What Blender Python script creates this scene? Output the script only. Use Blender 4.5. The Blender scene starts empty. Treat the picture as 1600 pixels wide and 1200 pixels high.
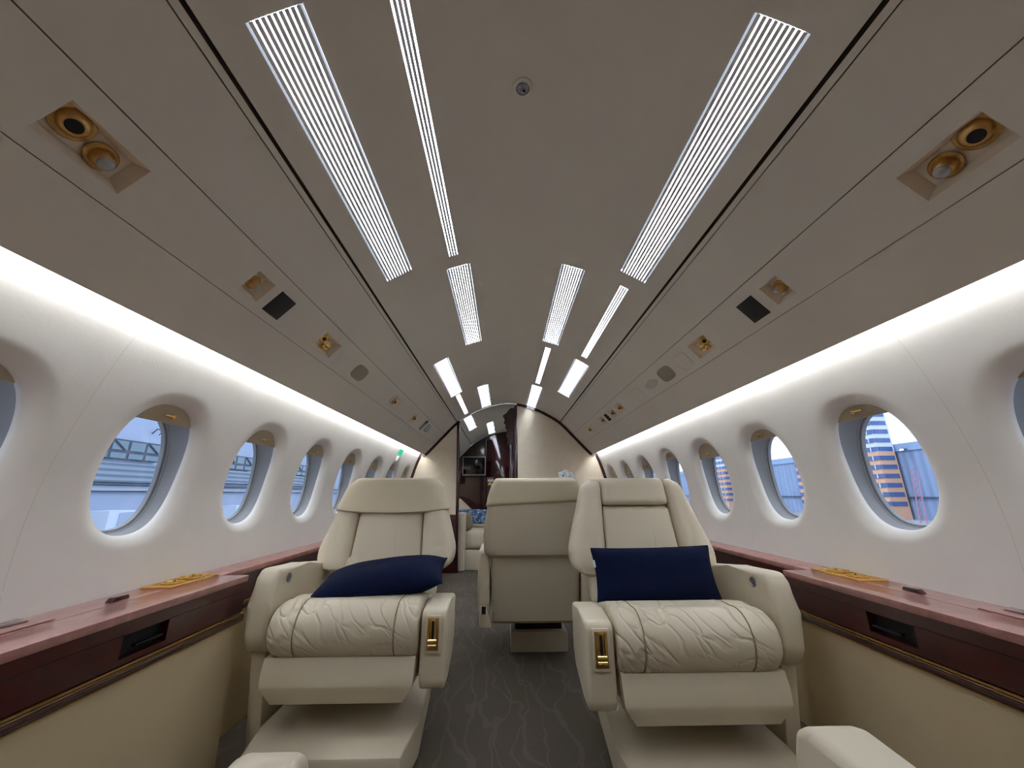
import bpy, bmesh, math, random
from mathutils import Vector, Matrix, noise as mnoise
random.seed(4)
SC = bpy.context.scene
COL = SC.collection

# ------------------------------------------------------------------ camera
CAM = Vector((-0.0545, 0.0, 0.82))
F_PX = 600.0
pitch = math.atan(172 / F_PX)
yaw = math.atan(13 / math.hypot(F_PX, 172))
fw = Vector((math.sin(yaw) * math.cos(pitch), math.cos(yaw) * math.cos(pitch), math.sin(pitch)))
rt = Vector((math.cos(yaw), -math.sin(yaw), 0))
up = rt.cross(fw)
ra = math.radians(-0.3)
rt, up = rt * math.cos(ra) + up * math.sin(ra), up * math.cos(ra) - rt * math.sin(ra)
cd = bpy.data.cameras.new('camera')
cd.sensor_width = 36.0
cd.lens = 36.0 * F_PX / 1600
cd.clip_start = 0.02
cd.clip_end = 300
co = bpy.data.objects.new('camera', cd)
COL.objects.link(co)
M = Matrix((rt, up, -fw)).transposed().to_4x4()
M.translation = CAM
co.matrix_world = M
SC.camera = co

# ------------------------------------------------------------------ world, sun, exposure
W = bpy.data.worlds.new('sky')
SC.world = W
W.use_nodes = True
bg = W.node_tree.nodes['Background']
bg.inputs[0].default_value = (0.72, 0.84, 1.0, 1)
bg.inputs[1].default_value = 1.5
sd = bpy.data.lights.new('sun', 'SUN')
sd.energy = 0.6
sd.angle = math.radians(8)
so = bpy.data.objects.new('sun', sd)
COL.objects.link(so)
so.rotation_euler = (math.radians(38), math.radians(-18), math.radians(-60))
VS = SC.view_settings
VS.view_transform = 'Standard'
VS.look = 'None'
VS.gamma = 1.0
VS.use_curve_mapping = False
VS.exposure = 0.60
CEIL_L = 23.0      # radiance of the ceiling light diffusers
COVE_L = 13.5      # radiance of the cove light strips
SC.cycles.max_bounces = 10
SC.cycles.diffuse_bounces = 6
SC.cycles.transparent_max_bounces = 12
SC.cycles.sample_clamp_indirect = 6.0
SC.cycles.use_denoising = True
SC.cycles.filter_width = 1.0

# ------------------------------------------------------------------ materials
def lin(r, g, b):
    f = lambda c: (c / 255 / 12.92) if c / 255 <= 0.04045 else ((c / 255 + 0.055) / 1.055) ** 2.4
    return (f(r), f(g), f(b), 1)

def base_mat(name):
    m = bpy.data.materials.new(name)
    m.use_nodes = True
    nt = m.node_tree
    return m, nt, nt.nodes['Principled BSDF']

def nd(nt, kind, **kw):
    n = nt.nodes.new(kind)
    for k, v in kw.items():
        if k in n.inputs: n.inputs[k].default_value = v
        else: setattr(n, k, v)
    return n

def mat(name, rgb, rough=0.5, metal=0.0, coat=0.0, vary=0.0, vscale=8.0, bump=0.0, bscale=200.0, spec=None, rgb2=None):
    m, nt, p = base_mat(name)
    c = lin(*rgb)
    p.inputs['Base Color'].default_value = c
    p.inputs['Roughness'].default_value = rough
    p.inputs['Metallic'].default_value = metal
    p.inputs['Coat Weight'].default_value = coat
    p.inputs['Coat Roughness'].default_value = 0.06
    if spec is not None: p.inputs['Specular IOR Level'].default_value = spec
    tc = nd(nt, 'ShaderNodeTexCoord')
    if vary or rgb2:
        nz = nd(nt, 'ShaderNodeTexNoise', Scale=vscale, Detail=5.0, Roughness=0.6)
        nt.links.new(tc.outputs['Object'], nz.inputs['Vector'])
        mx = nd(nt, 'ShaderNodeMix', data_type='RGBA')
        c2 = lin(*rgb2) if rgb2 else tuple(x * (1 - vary) for x in c[:3]) + (1,)
        mx.inputs[6].default_value = c
        mx.inputs[7].default_value = c2
        rp = nd(nt, 'ShaderNodeMapRange')
        rp.inputs[1].default_value = 0.35; rp.inputs[2].default_value = 0.65
        nt.links.new(nz.outputs['Fac'], rp.inputs[0])
        nt.links.new(rp.outputs[0], mx.inputs[0])
        nt.links.new(mx.outputs[2], p.inputs['Base Color'])
    if bump:
        nb = nd(nt, 'ShaderNodeTexNoise', Scale=bscale, Detail=3.0)
        nt.links.new(tc.outputs['Object'], nb.inputs['Vector'])
        b = nd(nt, 'ShaderNodeBump', Strength=bump, Distance=0.002)
        nt.links.new(nb.outputs['Fac'], b.inputs['Height'])
        nt.links.new(b.outputs[0], p.inputs['Normal'])
    return m

def leather(name, rgb, crease=0.0, cscale=14.0, rough=0.37, stretch=(1, 1, 1), rot=(0, 0, 0)):
    m, nt, p = base_mat(name)
    tc = nd(nt, 'ShaderNodeTexCoord')
    mp = nd(nt, 'ShaderNodeMapping')
    mp.inputs['Scale'].default_value = stretch
    mr = nd(nt, 'ShaderNodeMapping')
    mr.inputs['Rotation'].default_value = rot
    nt.links.new(tc.outputs['Object'], mr.inputs[0])
    nt.links.new(mr.outputs[0], mp.inputs[0])
    nz = nd(nt, 'ShaderNodeTexNoise', Scale=5.0, Detail=4.0)
    nt.links.new(tc.outputs['Object'], nz.inputs['Vector'])
    mx = nd(nt, 'ShaderNodeMix', data_type='RGBA')
    c = lin(*rgb)
    mx.inputs[6].default_value = tuple(x * 0.93 for x in c[:3]) + (1,)
    mx.inputs[7].default_value = tuple(min(1, x * 1.05) for x in c[:3]) + (1,)
    nt.links.new(nz.outputs['Fac'], mx.inputs[0])
    nt.links.new(mx.outputs[2], p.inputs['Base Color'])
    p.inputs['Roughness'].default_value = rough
    grain = nd(nt, 'ShaderNodeTexVoronoi', Scale=420.0)
    nt.links.new(tc.outputs['Object'], grain.inputs['Vector'])
    b = nd(nt, 'ShaderNodeBump', Strength=0.05, Distance=0.001)
    nt.links.new(grain.outputs['Distance'], b.inputs['Height'])
    if crease:
        dn = nd(nt, 'ShaderNodeTexNoise', Scale=7.0, Detail=2.0)
        nt.links.new(mp.outputs[0], dn.inputs['Vector'])
        ad = nd(nt, 'ShaderNodeMix', data_type='RGBA', blend_type='LINEAR_LIGHT')
        ad.inputs[0].default_value = 0.10
        nt.links.new(mp.outputs[0], ad.inputs[6])
        nt.links.new(dn.outputs['Color'], ad.inputs[7])
        vo = nd(nt, 'ShaderNodeTexVoronoi', Scale=cscale, feature='DISTANCE_TO_EDGE')
        nt.links.new(ad.outputs[2], vo.inputs['Vector'])
        rp = nd(nt, 'ShaderNodeMapRange', interpolation_type='SMOOTHSTEP')
        rp.inputs[1].default_value = 0.0; rp.inputs[2].default_value = 0.11
        nt.links.new(vo.outputs['Distance'], rp.inputs[0])
        n2 = nd(nt, 'ShaderNodeTexNoise', Scale=4.5, Detail=1.0)     # creases fade in and out over the hide
        nt.links.new(tc.outputs['Object'], n2.inputs['Vector'])
        r2 = nd(nt, 'ShaderNodeMapRange')
        r2.inputs[1].default_value = 0.36; r2.inputs[2].default_value = 0.58
        nt.links.new(n2.outputs['Fac'], r2.inputs[0])
        ml = nd(nt, 'ShaderNodeMath', operation='MULTIPLY')
        nt.links.new(rp.outputs[0], ml.inputs[0])
        nt.links.new(r2.outputs[0], ml.inputs[1])
        b2 = nd(nt, 'ShaderNodeBump', Strength=crease, Distance=0.010)
        nt.links.new(ml.outputs[0], b2.inputs['Height'])
        nt.links.new(b.outputs[0], b2.inputs['Normal'])
        nt.links.new(b2.outputs[0], p.inputs['Normal'])
    else:
        sn = nd(nt, 'ShaderNodeTexNoise', Scale=9.0, Detail=2.0)
        nt.links.new(tc.outputs['Object'], sn.inputs['Vector'])
        b2 = nd(nt, 'ShaderNodeBump', Strength=0.12, Distance=0.01)
        nt.links.new(sn.outputs['Fac'], b2.inputs['Height'])
        nt.links.new(b.outputs[0], b2.inputs['Normal'])
        nt.links.new(b2.outputs[0], p.inputs['Normal'])
    return m

def emis(name, rgb, strength):
    m = bpy.data.materials.new(name)
    m.use_nodes = True
    nt = m.node_tree
    nt.nodes.clear()
    e = nd(nt, 'ShaderNodeEmission', Color=lin(*rgb), Strength=strength)
    o = nd(nt, 'ShaderNodeOutputMaterial')
    nt.links.new(e.outputs[0], o.inputs[0])
    return m

def wood(name, dark, light, scale=9.0, rough=0.28, coat=0.7):
    m, nt, p = base_mat(name)
    tc = nd(nt, 'ShaderNodeTexCoord')
    nz = nd(nt, 'ShaderNodeTexNoise', Scale=scale, Detail=8.0, Roughness=0.65, Distortion=1.6)
    nt.links.new(tc.outputs['Object'], nz.inputs['Vector'])
    vo = nd(nt, 'ShaderNodeTexVoronoi', Scale=scale * 3.2)
    nt.links.new(nz.outputs['Color'], vo.inputs['Vector'])
    mx = nd(nt, 'ShaderNodeMix', data_type='RGBA')
    mx.inputs[6].default_value = lin(*dark)
    mx.inputs[7].default_value = lin(*light)
    rp = nd(nt, 'ShaderNodeMapRange')
    rp.inputs[1].default_value = 0.3; rp.inputs[2].default_value = 0.7
    nt.links.new(nz.outputs['Fac'], rp.inputs[0])
    nt.links.new(rp.outputs[0], mx.inputs[0])
    nt.links.new(mx.outputs[2], p.inputs['Base Color'])
    p.inputs['Roughness'].default_value = rough
    p.inputs['Coat Weight'].default_value = coat
    p.inputs['Coat Roughness'].default_value = 0.05
    return m

def carpet_mat():
    m, nt, p = base_mat('carpet_wool')
    tc = nd(nt, 'ShaderNodeTexCoord')
    mp = nd(nt, 'ShaderNodeMapping')
    mp.inputs['Scale'].default_value = (1.0, 0.55, 1.0)
    nt.links.new(tc.outputs['Object'], mp.inputs[0])
    dn = nd(nt, 'ShaderNodeTexNoise', Scale=5.5, Detail=2.0, Roughness=0.5)
    nt.links.new(mp.outputs[0], dn.inputs['Vector'])
    ad = nd(nt, 'ShaderNodeMix', data_type='RGBA', blend_type='LINEAR_LIGHT')
    ad.inputs[0].default_value = 0.13
    nt.links.new(mp.outputs[0], ad.inputs[6])
    nt.links.new(dn.outputs['Color'], ad.inputs[7])
    lines = []
    for sc, rot in ((1.75, 0.15), (1.3, -0.45)):
        m2 = nd(nt, 'ShaderNodeMapping')
        m2.inputs['Rotation'].default_value = (0, 0, rot)
        nt.links.new(ad.outputs[2], m2.inputs[0])
        wv = nd(nt, 'ShaderNodeTexWave', wave_type='BANDS', bands_direction='X', wave_profile='SIN', Scale=sc * 2.0)
        wv.inputs['Distortion'].default_value = 3.0
        wv.inputs['Detail'].default_value = 0.6
        wv.inputs['Detail Scale'].default_value = 1.2
        nt.links.new(m2.outputs[0], wv.inputs['Vector'])
        r = nd(nt, 'ShaderNodeMapRange', interpolation_type='SMOOTHSTEP')
        r.inputs[1].default_value = 0.945; r.inputs[2].default_value = 0.995
        nt.links.new(wv.outputs['Fac'], r.inputs[0])
        lines.append(r)
    mxl = nd(nt, 'ShaderNodeMath', operation='MAXIMUM')
    nt.links.new(lines[0].outputs[0], mxl.inputs[0]); nt.links.new(lines[1].outputs[0], mxl.inputs[1])
    pile = nd(nt, 'ShaderNodeTexNoise', Scale=260.0, Detail=2.0)
    nt.links.new(tc.outputs['Object'], pile.inputs['Vector'])
    tone = nd(nt, 'ShaderNodeTexNoise', Scale=2.2, Detail=2.0)
    nt.links.new(tc.outputs['Object'], tone.inputs['Vector'])
    m1 = nd(nt, 'ShaderNodeMix', data_type='RGBA')
    m1.inputs[6].default_value = lin(90, 86, 70); m1.inputs[7].default_value = lin(98, 86, 82)
    nt.links.new(tone.outputs['Fac'], m1.inputs[0])
    m3 = nd(nt, 'ShaderNodeMix', data_type='RGBA')
    m3.inputs[7].default_value = lin(122, 112, 104)
    nt.links.new(m1.outputs[2], m3.inputs[6])
    sc_ = nd(nt, 'ShaderNodeMath', operation='MULTIPLY'); sc_.inputs[1].default_value = 0.34
    nt.links.new(mxl.outputs[0], sc_.inputs[0])
    nt.links.new(sc_.outputs[0], m3.inputs[0])
    m4 = nd(nt, 'ShaderNodeMix', data_type='RGBA', blend_type='MULTIPLY')
    m4.inputs[0].default_value = 0.35
    nt.links.new(m3.outputs[2], m4.inputs[6]); nt.links.new(pile.outputs['Color'], m4.inputs[7])
    nt.links.new(m4.outputs[2], p.inputs['Base Color'])
    p.inputs['Roughness'].default_value = 0.95
    p.inputs['Specular IOR Level'].default_value = 0.1
    b = nd(nt, 'ShaderNodeBump', Strength=0.5, Distance=0.004)
    nt.links.new(pile.outputs['Fac'], b.inputs['Height'])
    nt.links.new(b.outputs[0], p.inputs['Normal'])
    return m

def glass_mat():
    m = bpy.data.materials.new('window_acrylic')
    m.use_nodes = True
    nt = m.node_tree
    nt.nodes.clear()
    tr = nd(nt, 'ShaderNodeBsdfTransparent', Color=(0.93, 0.95, 0.97, 1))
    gl = nd(nt, 'ShaderNodeBsdfGlossy', Roughness=0.02)
    lw = nd(nt, 'ShaderNodeLayerWeight', Blend=0.5)
    pw = nd(nt, 'ShaderNodeMath', operation='POWER'); pw.inputs[1].default_value = 4.0
    nt.links.new(lw.outputs['Facing'], pw.inputs[0])
    fr = nd(nt, 'ShaderNodeMath', operation='MULTIPLY_ADD'); fr.inputs[1].default_value = 0.5; fr.inputs[2].default_value = 0.03
    nt.links.new(pw.outputs[0], fr.inputs[0])
    mx = nd(nt, 'ShaderNodeMixShader')
    o = nd(nt, 'ShaderNodeOutputMaterial')
    nt.links.new(fr.outputs[0], mx.inputs[0]); nt.links.new(tr.outputs[0], mx.inputs[1])
    nt.links.new(gl.outputs[0], mx.inputs[2]); nt.links.new(mx.outputs[0], o.inputs[0])
    return m

def corrugated_mat(name, rgb, scale, direction='Y', rough=0.6):
    m, nt, p = base_mat(name)
    tc = nd(nt, 'ShaderNodeTexCoord')
    wv = nd(nt, 'ShaderNodeTexWave', wave_type='BANDS', bands_direction=direction, wave_profile='SIN', Scale=scale)
    nt.links.new(tc.outputs['Object'], wv.inputs['Vector'])
    c = lin(*rgb)
    mx = nd(nt, 'ShaderNodeMix', data_type='RGBA')
    mx.inputs[6].default_value = tuple(x * 0.86 for x in c[:3]) + (1,)
    mx.inputs[7].default_value = c
    nt.links.new(wv.outputs['Fac'], mx.inputs[0])
    nt.links.new(mx.outputs[2], p.inputs['Base Color'])
    b = nd(nt, 'ShaderNodeBump', Strength=0.6, Distance=0.1)
    nt.links.new(wv.outputs['Fac'], b.inputs['Height'])
    nt.links.new(b.outputs[0], p.inputs['Normal'])
    p.inputs['Roughness'].default_value = rough
    return m

def blue_print_mat():
    m, nt, p = base_mat('blue_printed_cotton')
    tc = nd(nt, 'ShaderNodeTexCoord')
    nz = nd(nt, 'ShaderNodeTexNoise', Scale=13.0, Detail=4.0, Distortion=2.5)
    nt.links.new(tc.outputs['Object'], nz.inputs['Vector'])
    cr = nd(nt, 'ShaderNodeValToRGB')
    cr.color_ramp.elements[0].position = 0.42; cr.color_ramp.elements[0].color = lin(38, 62, 98)
    cr.color_ramp.elements[1].position = 0.68; cr.color_ramp.elements[1].color = lin(170, 190, 215)
    e = cr.color_ramp.elements.new(0.52); e.color = lin(78, 112, 152)
    nt.links.new(nz.outputs['Fac'], cr.inputs[0])
    nt.links.new(cr.outputs[0], p.inputs['Base Color'])
    p.inputs['Roughness'].default_value = 0.85
    return m

MT = dict(
    liner=mat('headliner_taupe', (220, 215, 204), 0.62, vary=0.04, vscale=3, bump=0.10, bscale=350, spec=0.3),
    panel=mat('sidewall_ivory', (226, 223, 218), 0.6, vary=0.035, vscale=6, bump=0.12, bscale=120, spec=0.3),
    softgap=mat('panel_line_taupe', (128, 118, 104), 0.8),
    recess=mat('recess_beige', (228, 214, 194), 0.5),
    gap=mat('seam_shadow_brown', (58, 50, 42), 0.9),
    leather=leather('cream_leather', (212, 200, 176)),
    creased=leather('cream_leather_creased', (212, 200, 176), crease=0.5, cscale=13.0, stretch=(1.5, 0.6, 0.5), rot=(0.3, 0.75, 0.4)),
    soft=leather('cream_leather_soft_folds', (212, 200, 176), crease=0.16, cscale=6.0, stretch=(1.4, 0.7, 0.5)),
    base=leather('taupe_leather', (198, 187, 165), rough=0.55),
    cover=mat('cream_cloth_cover', (206, 194, 168), 0.8, vary=0.04, bump=0.25, bscale=25, spec=0.2),
    hide_seam=mat('leather_seam_thread', (156, 138, 110), 0.8),
    navy=mat('navy_velvet', (9, 20, 52), 0.85, vary=0.25, vscale=30, bump=0.4, bscale=250, spec=0.15),
    tag=mat('white_tag', (225, 228, 230), 0.7),
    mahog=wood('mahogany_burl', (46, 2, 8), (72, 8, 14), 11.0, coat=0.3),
    mahogsheen=wood('mahogany_burl_wall_sheen', (142, 90, 86), (180, 124, 116), 14.0, 0.34),  # pale wall reflection on the ledge tops painted in as pinker, lighter mahogany
    mahog2=wood('mahogany_dark', (38, 6, 10), (62, 12, 14), 6.0, 0.22),
    gold=mat('polished_gold', (246, 208, 128), 0.2, metal=1.0),
    agedgold=mat('aged_gold', (214, 172, 108), 0.35, metal=1.0, vary=0.25, vscale=60),
    black=mat('black_plastic', (10, 11, 18), 0.5),
    dark=mat('dark_recess', (16, 12, 14), 0.8),
    lens=mat('frosted_lamp_lens', (168, 170, 172), 0.25),
    grille=mat('speaker_cloth', (150, 143, 124), 0.9, bump=0.4, bscale=500),
    wallcloth=mat('partition_suede', (236, 223, 200), 0.9, vary=0.06, vscale=14, bump=0.2, bscale=260, spec=0.1),
    lowpanel=mat('lower_panel_vinyl', (206, 188, 152), 0.7, bump=0.15, bscale=260, spec=0.2),
    seal=mat('grey_window_seal', (150, 152, 156), 0.55),
    sealdark=mat('window_groove_grey', (82, 84, 92), 0.7),
    shade=mat('taupe_shade', (172, 158, 134), 0.55),
    glass=glass_mat(),
    carpet=carpet_mat(),
    ceil_edge=emis('ceiling_light_edge_glow', (226, 238, 255), 0.42),
    ceil_lamp=emis('ceiling_light_diffuser_glow', (232, 242, 255), CEIL_L),
    cove_lamp=emis('cove_light_glow', (246, 250, 255), COVE_L),
    slat=mat('louver_grey', (226, 226, 230), 0.5),
    silver=mat('brushed_silver', (150, 150, 156), 0.35, metal=0.7),
    screen=mat('television_glass', (4, 5, 9), 0.12, spec=0.6),
    petal=mat('orchid_petal_white', (236, 240, 246), 0.6),
    stem=mat('orchid_stem_green', (70, 92, 48), 0.6),
    pot=mat('white_ceramic', (222, 220, 214), 0.3),
    bolster=leather('taupe_bolster', (150, 134, 108), rough=0.55),
    blueprint=blue_print_mat(),
    exitgreen=emis('exit_sign_green_glow', (70, 215, 170), 0.75),
    signwhite=mat('sign_white', (226, 228, 226), 0.5),
    teal=mat('sign_teal', (40, 110, 140), 0.5),
    signink=mat('sign_ink', (60, 66, 74), 0.6),
    stain=mat('adhesive_residue', (200, 196, 186), 0.8, vary=0.15, vscale=60),
    hangar=mat('hangar_paint_pale_blue', (164, 176, 202), 0.7),
    hangarw=mat('hangar_white_band', (205, 214, 230), 0.7),
    louver=corrugated_mat('hangar_louver', (132, 146, 166), 1.0, 'Z'),
    hglass=mat('hangar_window_glass', (112, 132, 146), 0.2),
    hframe=mat('hangar_frame_dark', (70, 82, 100), 0.6),
    corr=corrugated_mat('hangar_corrugated_blue', (140, 160, 194), 0.42, 'Y'),
    bluewall=mat('hangar_wall_blue', (146, 168, 202), 0.7),
    towero=mat('tower_orange_render', (226, 172, 138), 0.7),
    towerw=mat('tower_white_render', (214, 218, 228), 0.7),
    towerb=mat('tower_blue_glass', (70, 98, 150), 0.25),
    apron=mat('apron_concrete', (150, 156, 166), 0.9),
    truss=mat('red_pole', (190, 130, 150), 0.6),
    hlamp=emis('hangar_lamp_glow', (255, 255, 255), 8.0),
)

# ------------------------------------------------------------------ mesh helpers
class MB:
    def __init__(s): s.v = []; s.f = []
    def add(s, vs, fs):
        o = len(s.v)
        s.v += [tuple(p) for p in vs]
        s.f += [tuple(i + o for i in f) for f in fs]
        return s
    def box(s, c, size, r=0.0, seg=2, mtx=None):
        bm = bmesh.new()
        bmesh.ops.create_cube(bm, size=1.0)
        for v in bm.verts: v.co = Vector((v.co.x * size[0], v.co.y * size[1], v.co.z * size[2]))
        if r > 0:
            bmesh.ops.bevel(bm, geom=bm.edges[:], offset=min(r, min(size) * 0.49), segments=seg, profile=0.5, affect='EDGES')
        vs = [(mtx @ v.co if mtx else v.co) + Vector(c) for v in bm.verts]
        bm.verts.index_update()
        s.add(vs, [[v.index for v in f.verts] for f in bm.faces])
        bm.free()
        return s
    def prism(s, poly, a, b, axis='x', r=0.0, seg=2):
        bm = bmesh.new()
        mk = {'x': lambda u, w, t: (t, u, w), 'y': lambda u, w, t: (u, t, w), 'z': lambda u, w, t: (u, w, t)}[axis]
        A = [bm.verts.new(mk(u, w, a)) for u, w in poly]
        B = [bm.verts.new(mk(u, w, b)) for u, w in poly]
        n = len(poly)
        bm.faces.new(A); bm.faces.new(B[::-1])
        for i in range(n): bm.faces.new((A[i], B[i], B[(i + 1) % n], A[(i + 1) % n]))
        if r > 0: bmesh.ops.bevel(bm, geom=bm.edges[:], offset=r, segments=seg, profile=0.5, affect='EDGES', clamp_overlap=True)
        bm.verts.index_update()
        s.add([v.co for v in bm.verts], [[v.index for v in f.verts] for f in bm.faces])
        bm.free()
        return s
    def loft(s, rings, cap=True, closed=True):
        n = len(rings[0]); vs = [p for r in rings for p in r]; fs = []
        for i in range(len(rings) - 1):
            for j in range(n if closed else n - 1):
                k = (j + 1) % n
                fs.append((i * n + j, i * n + k, (i + 1) * n + k, (i + 1) * n + j))
        if cap:
            fs.append(tuple(range(n))[::-1]); fs.append(tuple((len(rings) - 1) * n + j for j in range(n)))
        return s.add(vs, fs)
    def lathe(s, o, d, prof, n=24, cap=True):
        d = Vector(d).normalized(); o = Vector(o)
        a = d.orthogonal().normalized(); b = d.cross(a)
        return s.loft([[o + d * h + (a * math.cos(t * 2 * math.pi / n) + b * math.sin(t * 2 * math.pi / n)) * r for t in range(n)] for r, h in prof], cap)
    def tube(s, pts, r, n=8):
        pts = [Vector(p) for p in pts]; rings = []
        prev = None
        for i, p in enumerate(pts):
            d = (pts[min(i + 1, len(pts) - 1)] - pts[max(i - 1, 0)]).normalized()
            a = d.orthogonal().normalized() if prev is None else (prev - d * prev.dot(d)).normalized()
            prev = a; b = d.cross(a)
            rr = r[i] if isinstance(r, (list, tuple)) else r
            rings.append([p + (a * math.cos(t * 2 * math.pi / n) + b * math.sin(t * 2 * math.pi / n)) * rr for t in range(n)])
        return s.loft(rings)
    def quad(s, a, b, c, d): return s.add([a, b, c, d], [(0, 1, 2, 3)])
    def map(s, fn): s.v = [tuple(fn(Vector(p))) for p in s.v]; return s

def wpos(o):
    p = Vector((0, 0, 0))
    while o: p += o.location; o = o.parent
    return p

def obj(name, mb, m, parent=None, ang=35, local=False, merge=False, normals=True):
    """One mesh object; vertices are given in world space unless local."""
    me = bpy.data.meshes.new(name)
    off = Vector((0, 0, 0)) if (local or parent is None) else wpos(parent)
    me.from_pydata([tuple(Vector(v) - off) for v in mb.v], [], mb.f)
    if merge or normals:
        bm = bmesh.new(); bm.from_mesh(me)
        if merge: bmesh.ops.remove_doubles(bm, verts=bm.verts, dist=1e-5)
        if normals: bmesh.ops.recalc_face_normals(bm, faces=bm.faces)
        bm.to_mesh(me); bm.free()
    me.materials.append(MT[m] if isinstance(m, str) else m)
    me.polygons.foreach_set('use_smooth', [True] * len(me.polygons))
    me.set_sharp_from_angle(angle=math.radians(ang))
    o = bpy.data.objects.new(name, me)
    COL.objects.link(o)
    if parent: o.parent = parent
    return o

def tag(o, label=None, cat=None, group=None, kind=None):
    if label: o['label'] = label
    if cat: o['category'] = cat
    if group: o['group'] = group
    if kind: o['kind'] = kind
    return o

def thing(name, label, cat, loc=(0, 0, 0), group=None):
    o = bpy.data.objects.new(name, None)
    COL.objects.link(o)
    o.location = loc
    o.empty_display_size = 0.05
    return tag(o, label, cat, group)

def struct(name, label, loc=None, mb=None, m=None, **kw):
    if mb is None:
        o = bpy.data.objects.new(name, None); COL.objects.link(o); o.location = loc or (0, 0, 0)
    else: o = obj(name, mb, m, **kw)
    o['kind'] = 'structure'; o['label'] = label
    o['category'] = name.split('_')[0]
    return o

def plabel(o, t): o['label'] = t; return o

def lerp_tab(tab, x):
    if x <= tab[0][0]: return tab[0][1]
    for (a, p), (b, q) in zip(tab, tab[1:]):
        if x <= b: return p + (q - p) * (x - a) / (b - a)
    return tab[-1][1]

def spline(pts, sub=12):
    P = [Vector((p[0], p[1])) for p in pts]
    P = [P[0] * 2 - P[1]] + P + [P[-1] * 2 - P[-2]]
    out = []
    for i in range(1, len(P) - 2):
        for k in range(sub):
            t = k / sub
            a, b, c, d = P[i - 1], P[i], P[i + 1], P[i + 2]
            out.append(0.5 * ((2 * b) + (c - a) * t + (2 * a - 5 * b + 4 * c - d) * t * t + (3 * b - a - 3 * c + d) * t ** 3))
    out.append(P[-2])
    return out

# ------------------------------------------------------------------ cabin cross-section
S = 1.09
Z0 = CAM.z
half = [(0, .985), (.11, .974), (.25, .938), (.39, .88), (.57, .768), (.71, .625), (.80, .528), (.91, .411)]
CP = [Vector((a * S, b * S + Z0)) for a, b in half]
CP = [Vector((-p.x, p.y)) for p in CP[3:0:-1]] + CP
cs_all = spline(CP, 14)
i0 = 3 * 14
CS = cs_all[i0:]
CS[0] = Vector((0, CS[0].y))
ARC = [0.0]
for a, b in zip(CS, CS[1:]): ARC.append(ARC[-1] + (b - a).length)
SMAX = ARC[-1]
def cpt(s):
    """ceiling section: arc length from the crown -> (x, z), tangent"""
    s = max(0, min(s, SMAX))
    for i in range(len(ARC) - 1):
        if s <= ARC[i + 1] + 1e-9: break
    t = (s - ARC[i]) / (ARC[i + 1] - ARC[i])
    return CS[i].lerp(CS[i + 1], t)
def ctan(s):
    return (cpt(min(s + .02, SMAX)) - cpt(max(s - .02, 0))).normalized()
def cp3(side, s, y, d=0.0):
    """point on the ceiling; d > 0 goes outward, away from the cabin"""
    p = cpt(s); t = ctan(s); n = Vector((-t.y, t.x))
    if n.y < 0: n = -n
    q = p + n * d
    return Vector((side * q.x, y, q.y))
def s_of_x(x):
    for i in range(len(CS) - 1):
        if CS[i + 1].x >= x: return ARC[i] + (ARC[i + 1] - ARC[i]) * (x - CS[i].x) / (CS[i + 1].x - CS[i].x)
    return SMAX

wall_pts = [(1.036, 1.296), (1.053, 1.25), (1.09, 1.158), (1.134, 1.011), (1.162, .875), (1.171, .765), (1.168, .65), (1.156, .545)]
WS = spline(wall_pts, 10)
def wx(z):
    for a, b in zip(WS, WS[1:]):
        if a.y >= z >= b.y: return a.x + (b.x - a.x) * (a.y - z) / (a.y - b.y)
    return WS[0].x if z > WS[0].y else WS[-1].x

Y0, Y1 = -1.9, 6.85
YP = 4.58           # the partition
SEAM = s_of_x(.57 * S)
SEAM2 = SEAM + .022
RAIL_A = s_of_x(.703 * S)
RAIL_B = s_of_x(.803 * S)
GR = .0022

# openings cut in the ceiling: (side, s0, s1, y0, y1)
LIGHTS = []   # (side, s0, s1, y0, y1, kind, label)
OW, IW = (.477, .600), (.216, .335)
OS, ISL, ISR = (.509, .552), (.264, .308), (.250, .292)
LIGHTS += [
    (-1, *OW, .534, 1.479, 'wide', 'wide ribbed ceiling light nearest the camera on the left'),
    (1, *OW, .534, 1.479, 'wide', 'wide ribbed ceiling light nearest the camera on the right'),
    (-1, *ISL, -.25, 1.488, 'strip', 'long narrow ceiling light beside the near left wide light'),
    (-1, *IW, 1.576, 2.52, 'wide', 'wide ribbed ceiling light just beyond the long narrow left light'),
    (1, *IW, 1.576, 2.52, 'wide', 'wide ribbed ceiling light right of centre, facing its twin across the crown'),
    (1, *OS, 1.576, 2.52, 'strip', 'narrow ceiling light between two wide lights by the right seam'),
    (1, *OW, 2.62, 3.55, 'wide', 'wide ribbed ceiling light by the right seam, beyond the narrow one'),
    (1, *ISR, 2.62, 3.56, 'strip', 'narrow ceiling light right of centre between two wide lights'),
    (-1, *OW, 2.60, 3.55, 'wide', 'wide ribbed ceiling light by the left seam, second from the camera'),
    (-1, *OS, 3.60, 4.48, 'strip', 'short narrow ceiling light by the left seam, before the partition'),
    (-1, *IW, 3.64, 4.555, 'wide', 'wide ribbed ceiling light left of centre, just before the ceiling joint'),
    (1, *IW, 3.65, 4.56, 'wide', 'wide ribbed ceiling light touching the top of the right partition'),
    (-1, *OW, 4.68, 5.58, 'wide', 'wide ribbed ceiling light above the left partition edge, aft of the joint'),
    (-1, *IW, 5.65, 6.70, 'wide', 'farthest small wide ceiling light, in front of the dark aft wall'),
]
PA, PB = .928, 1.008     # recess band of the service panels
RECESS = []   # (side, y0, y1, kind, label)
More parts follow.
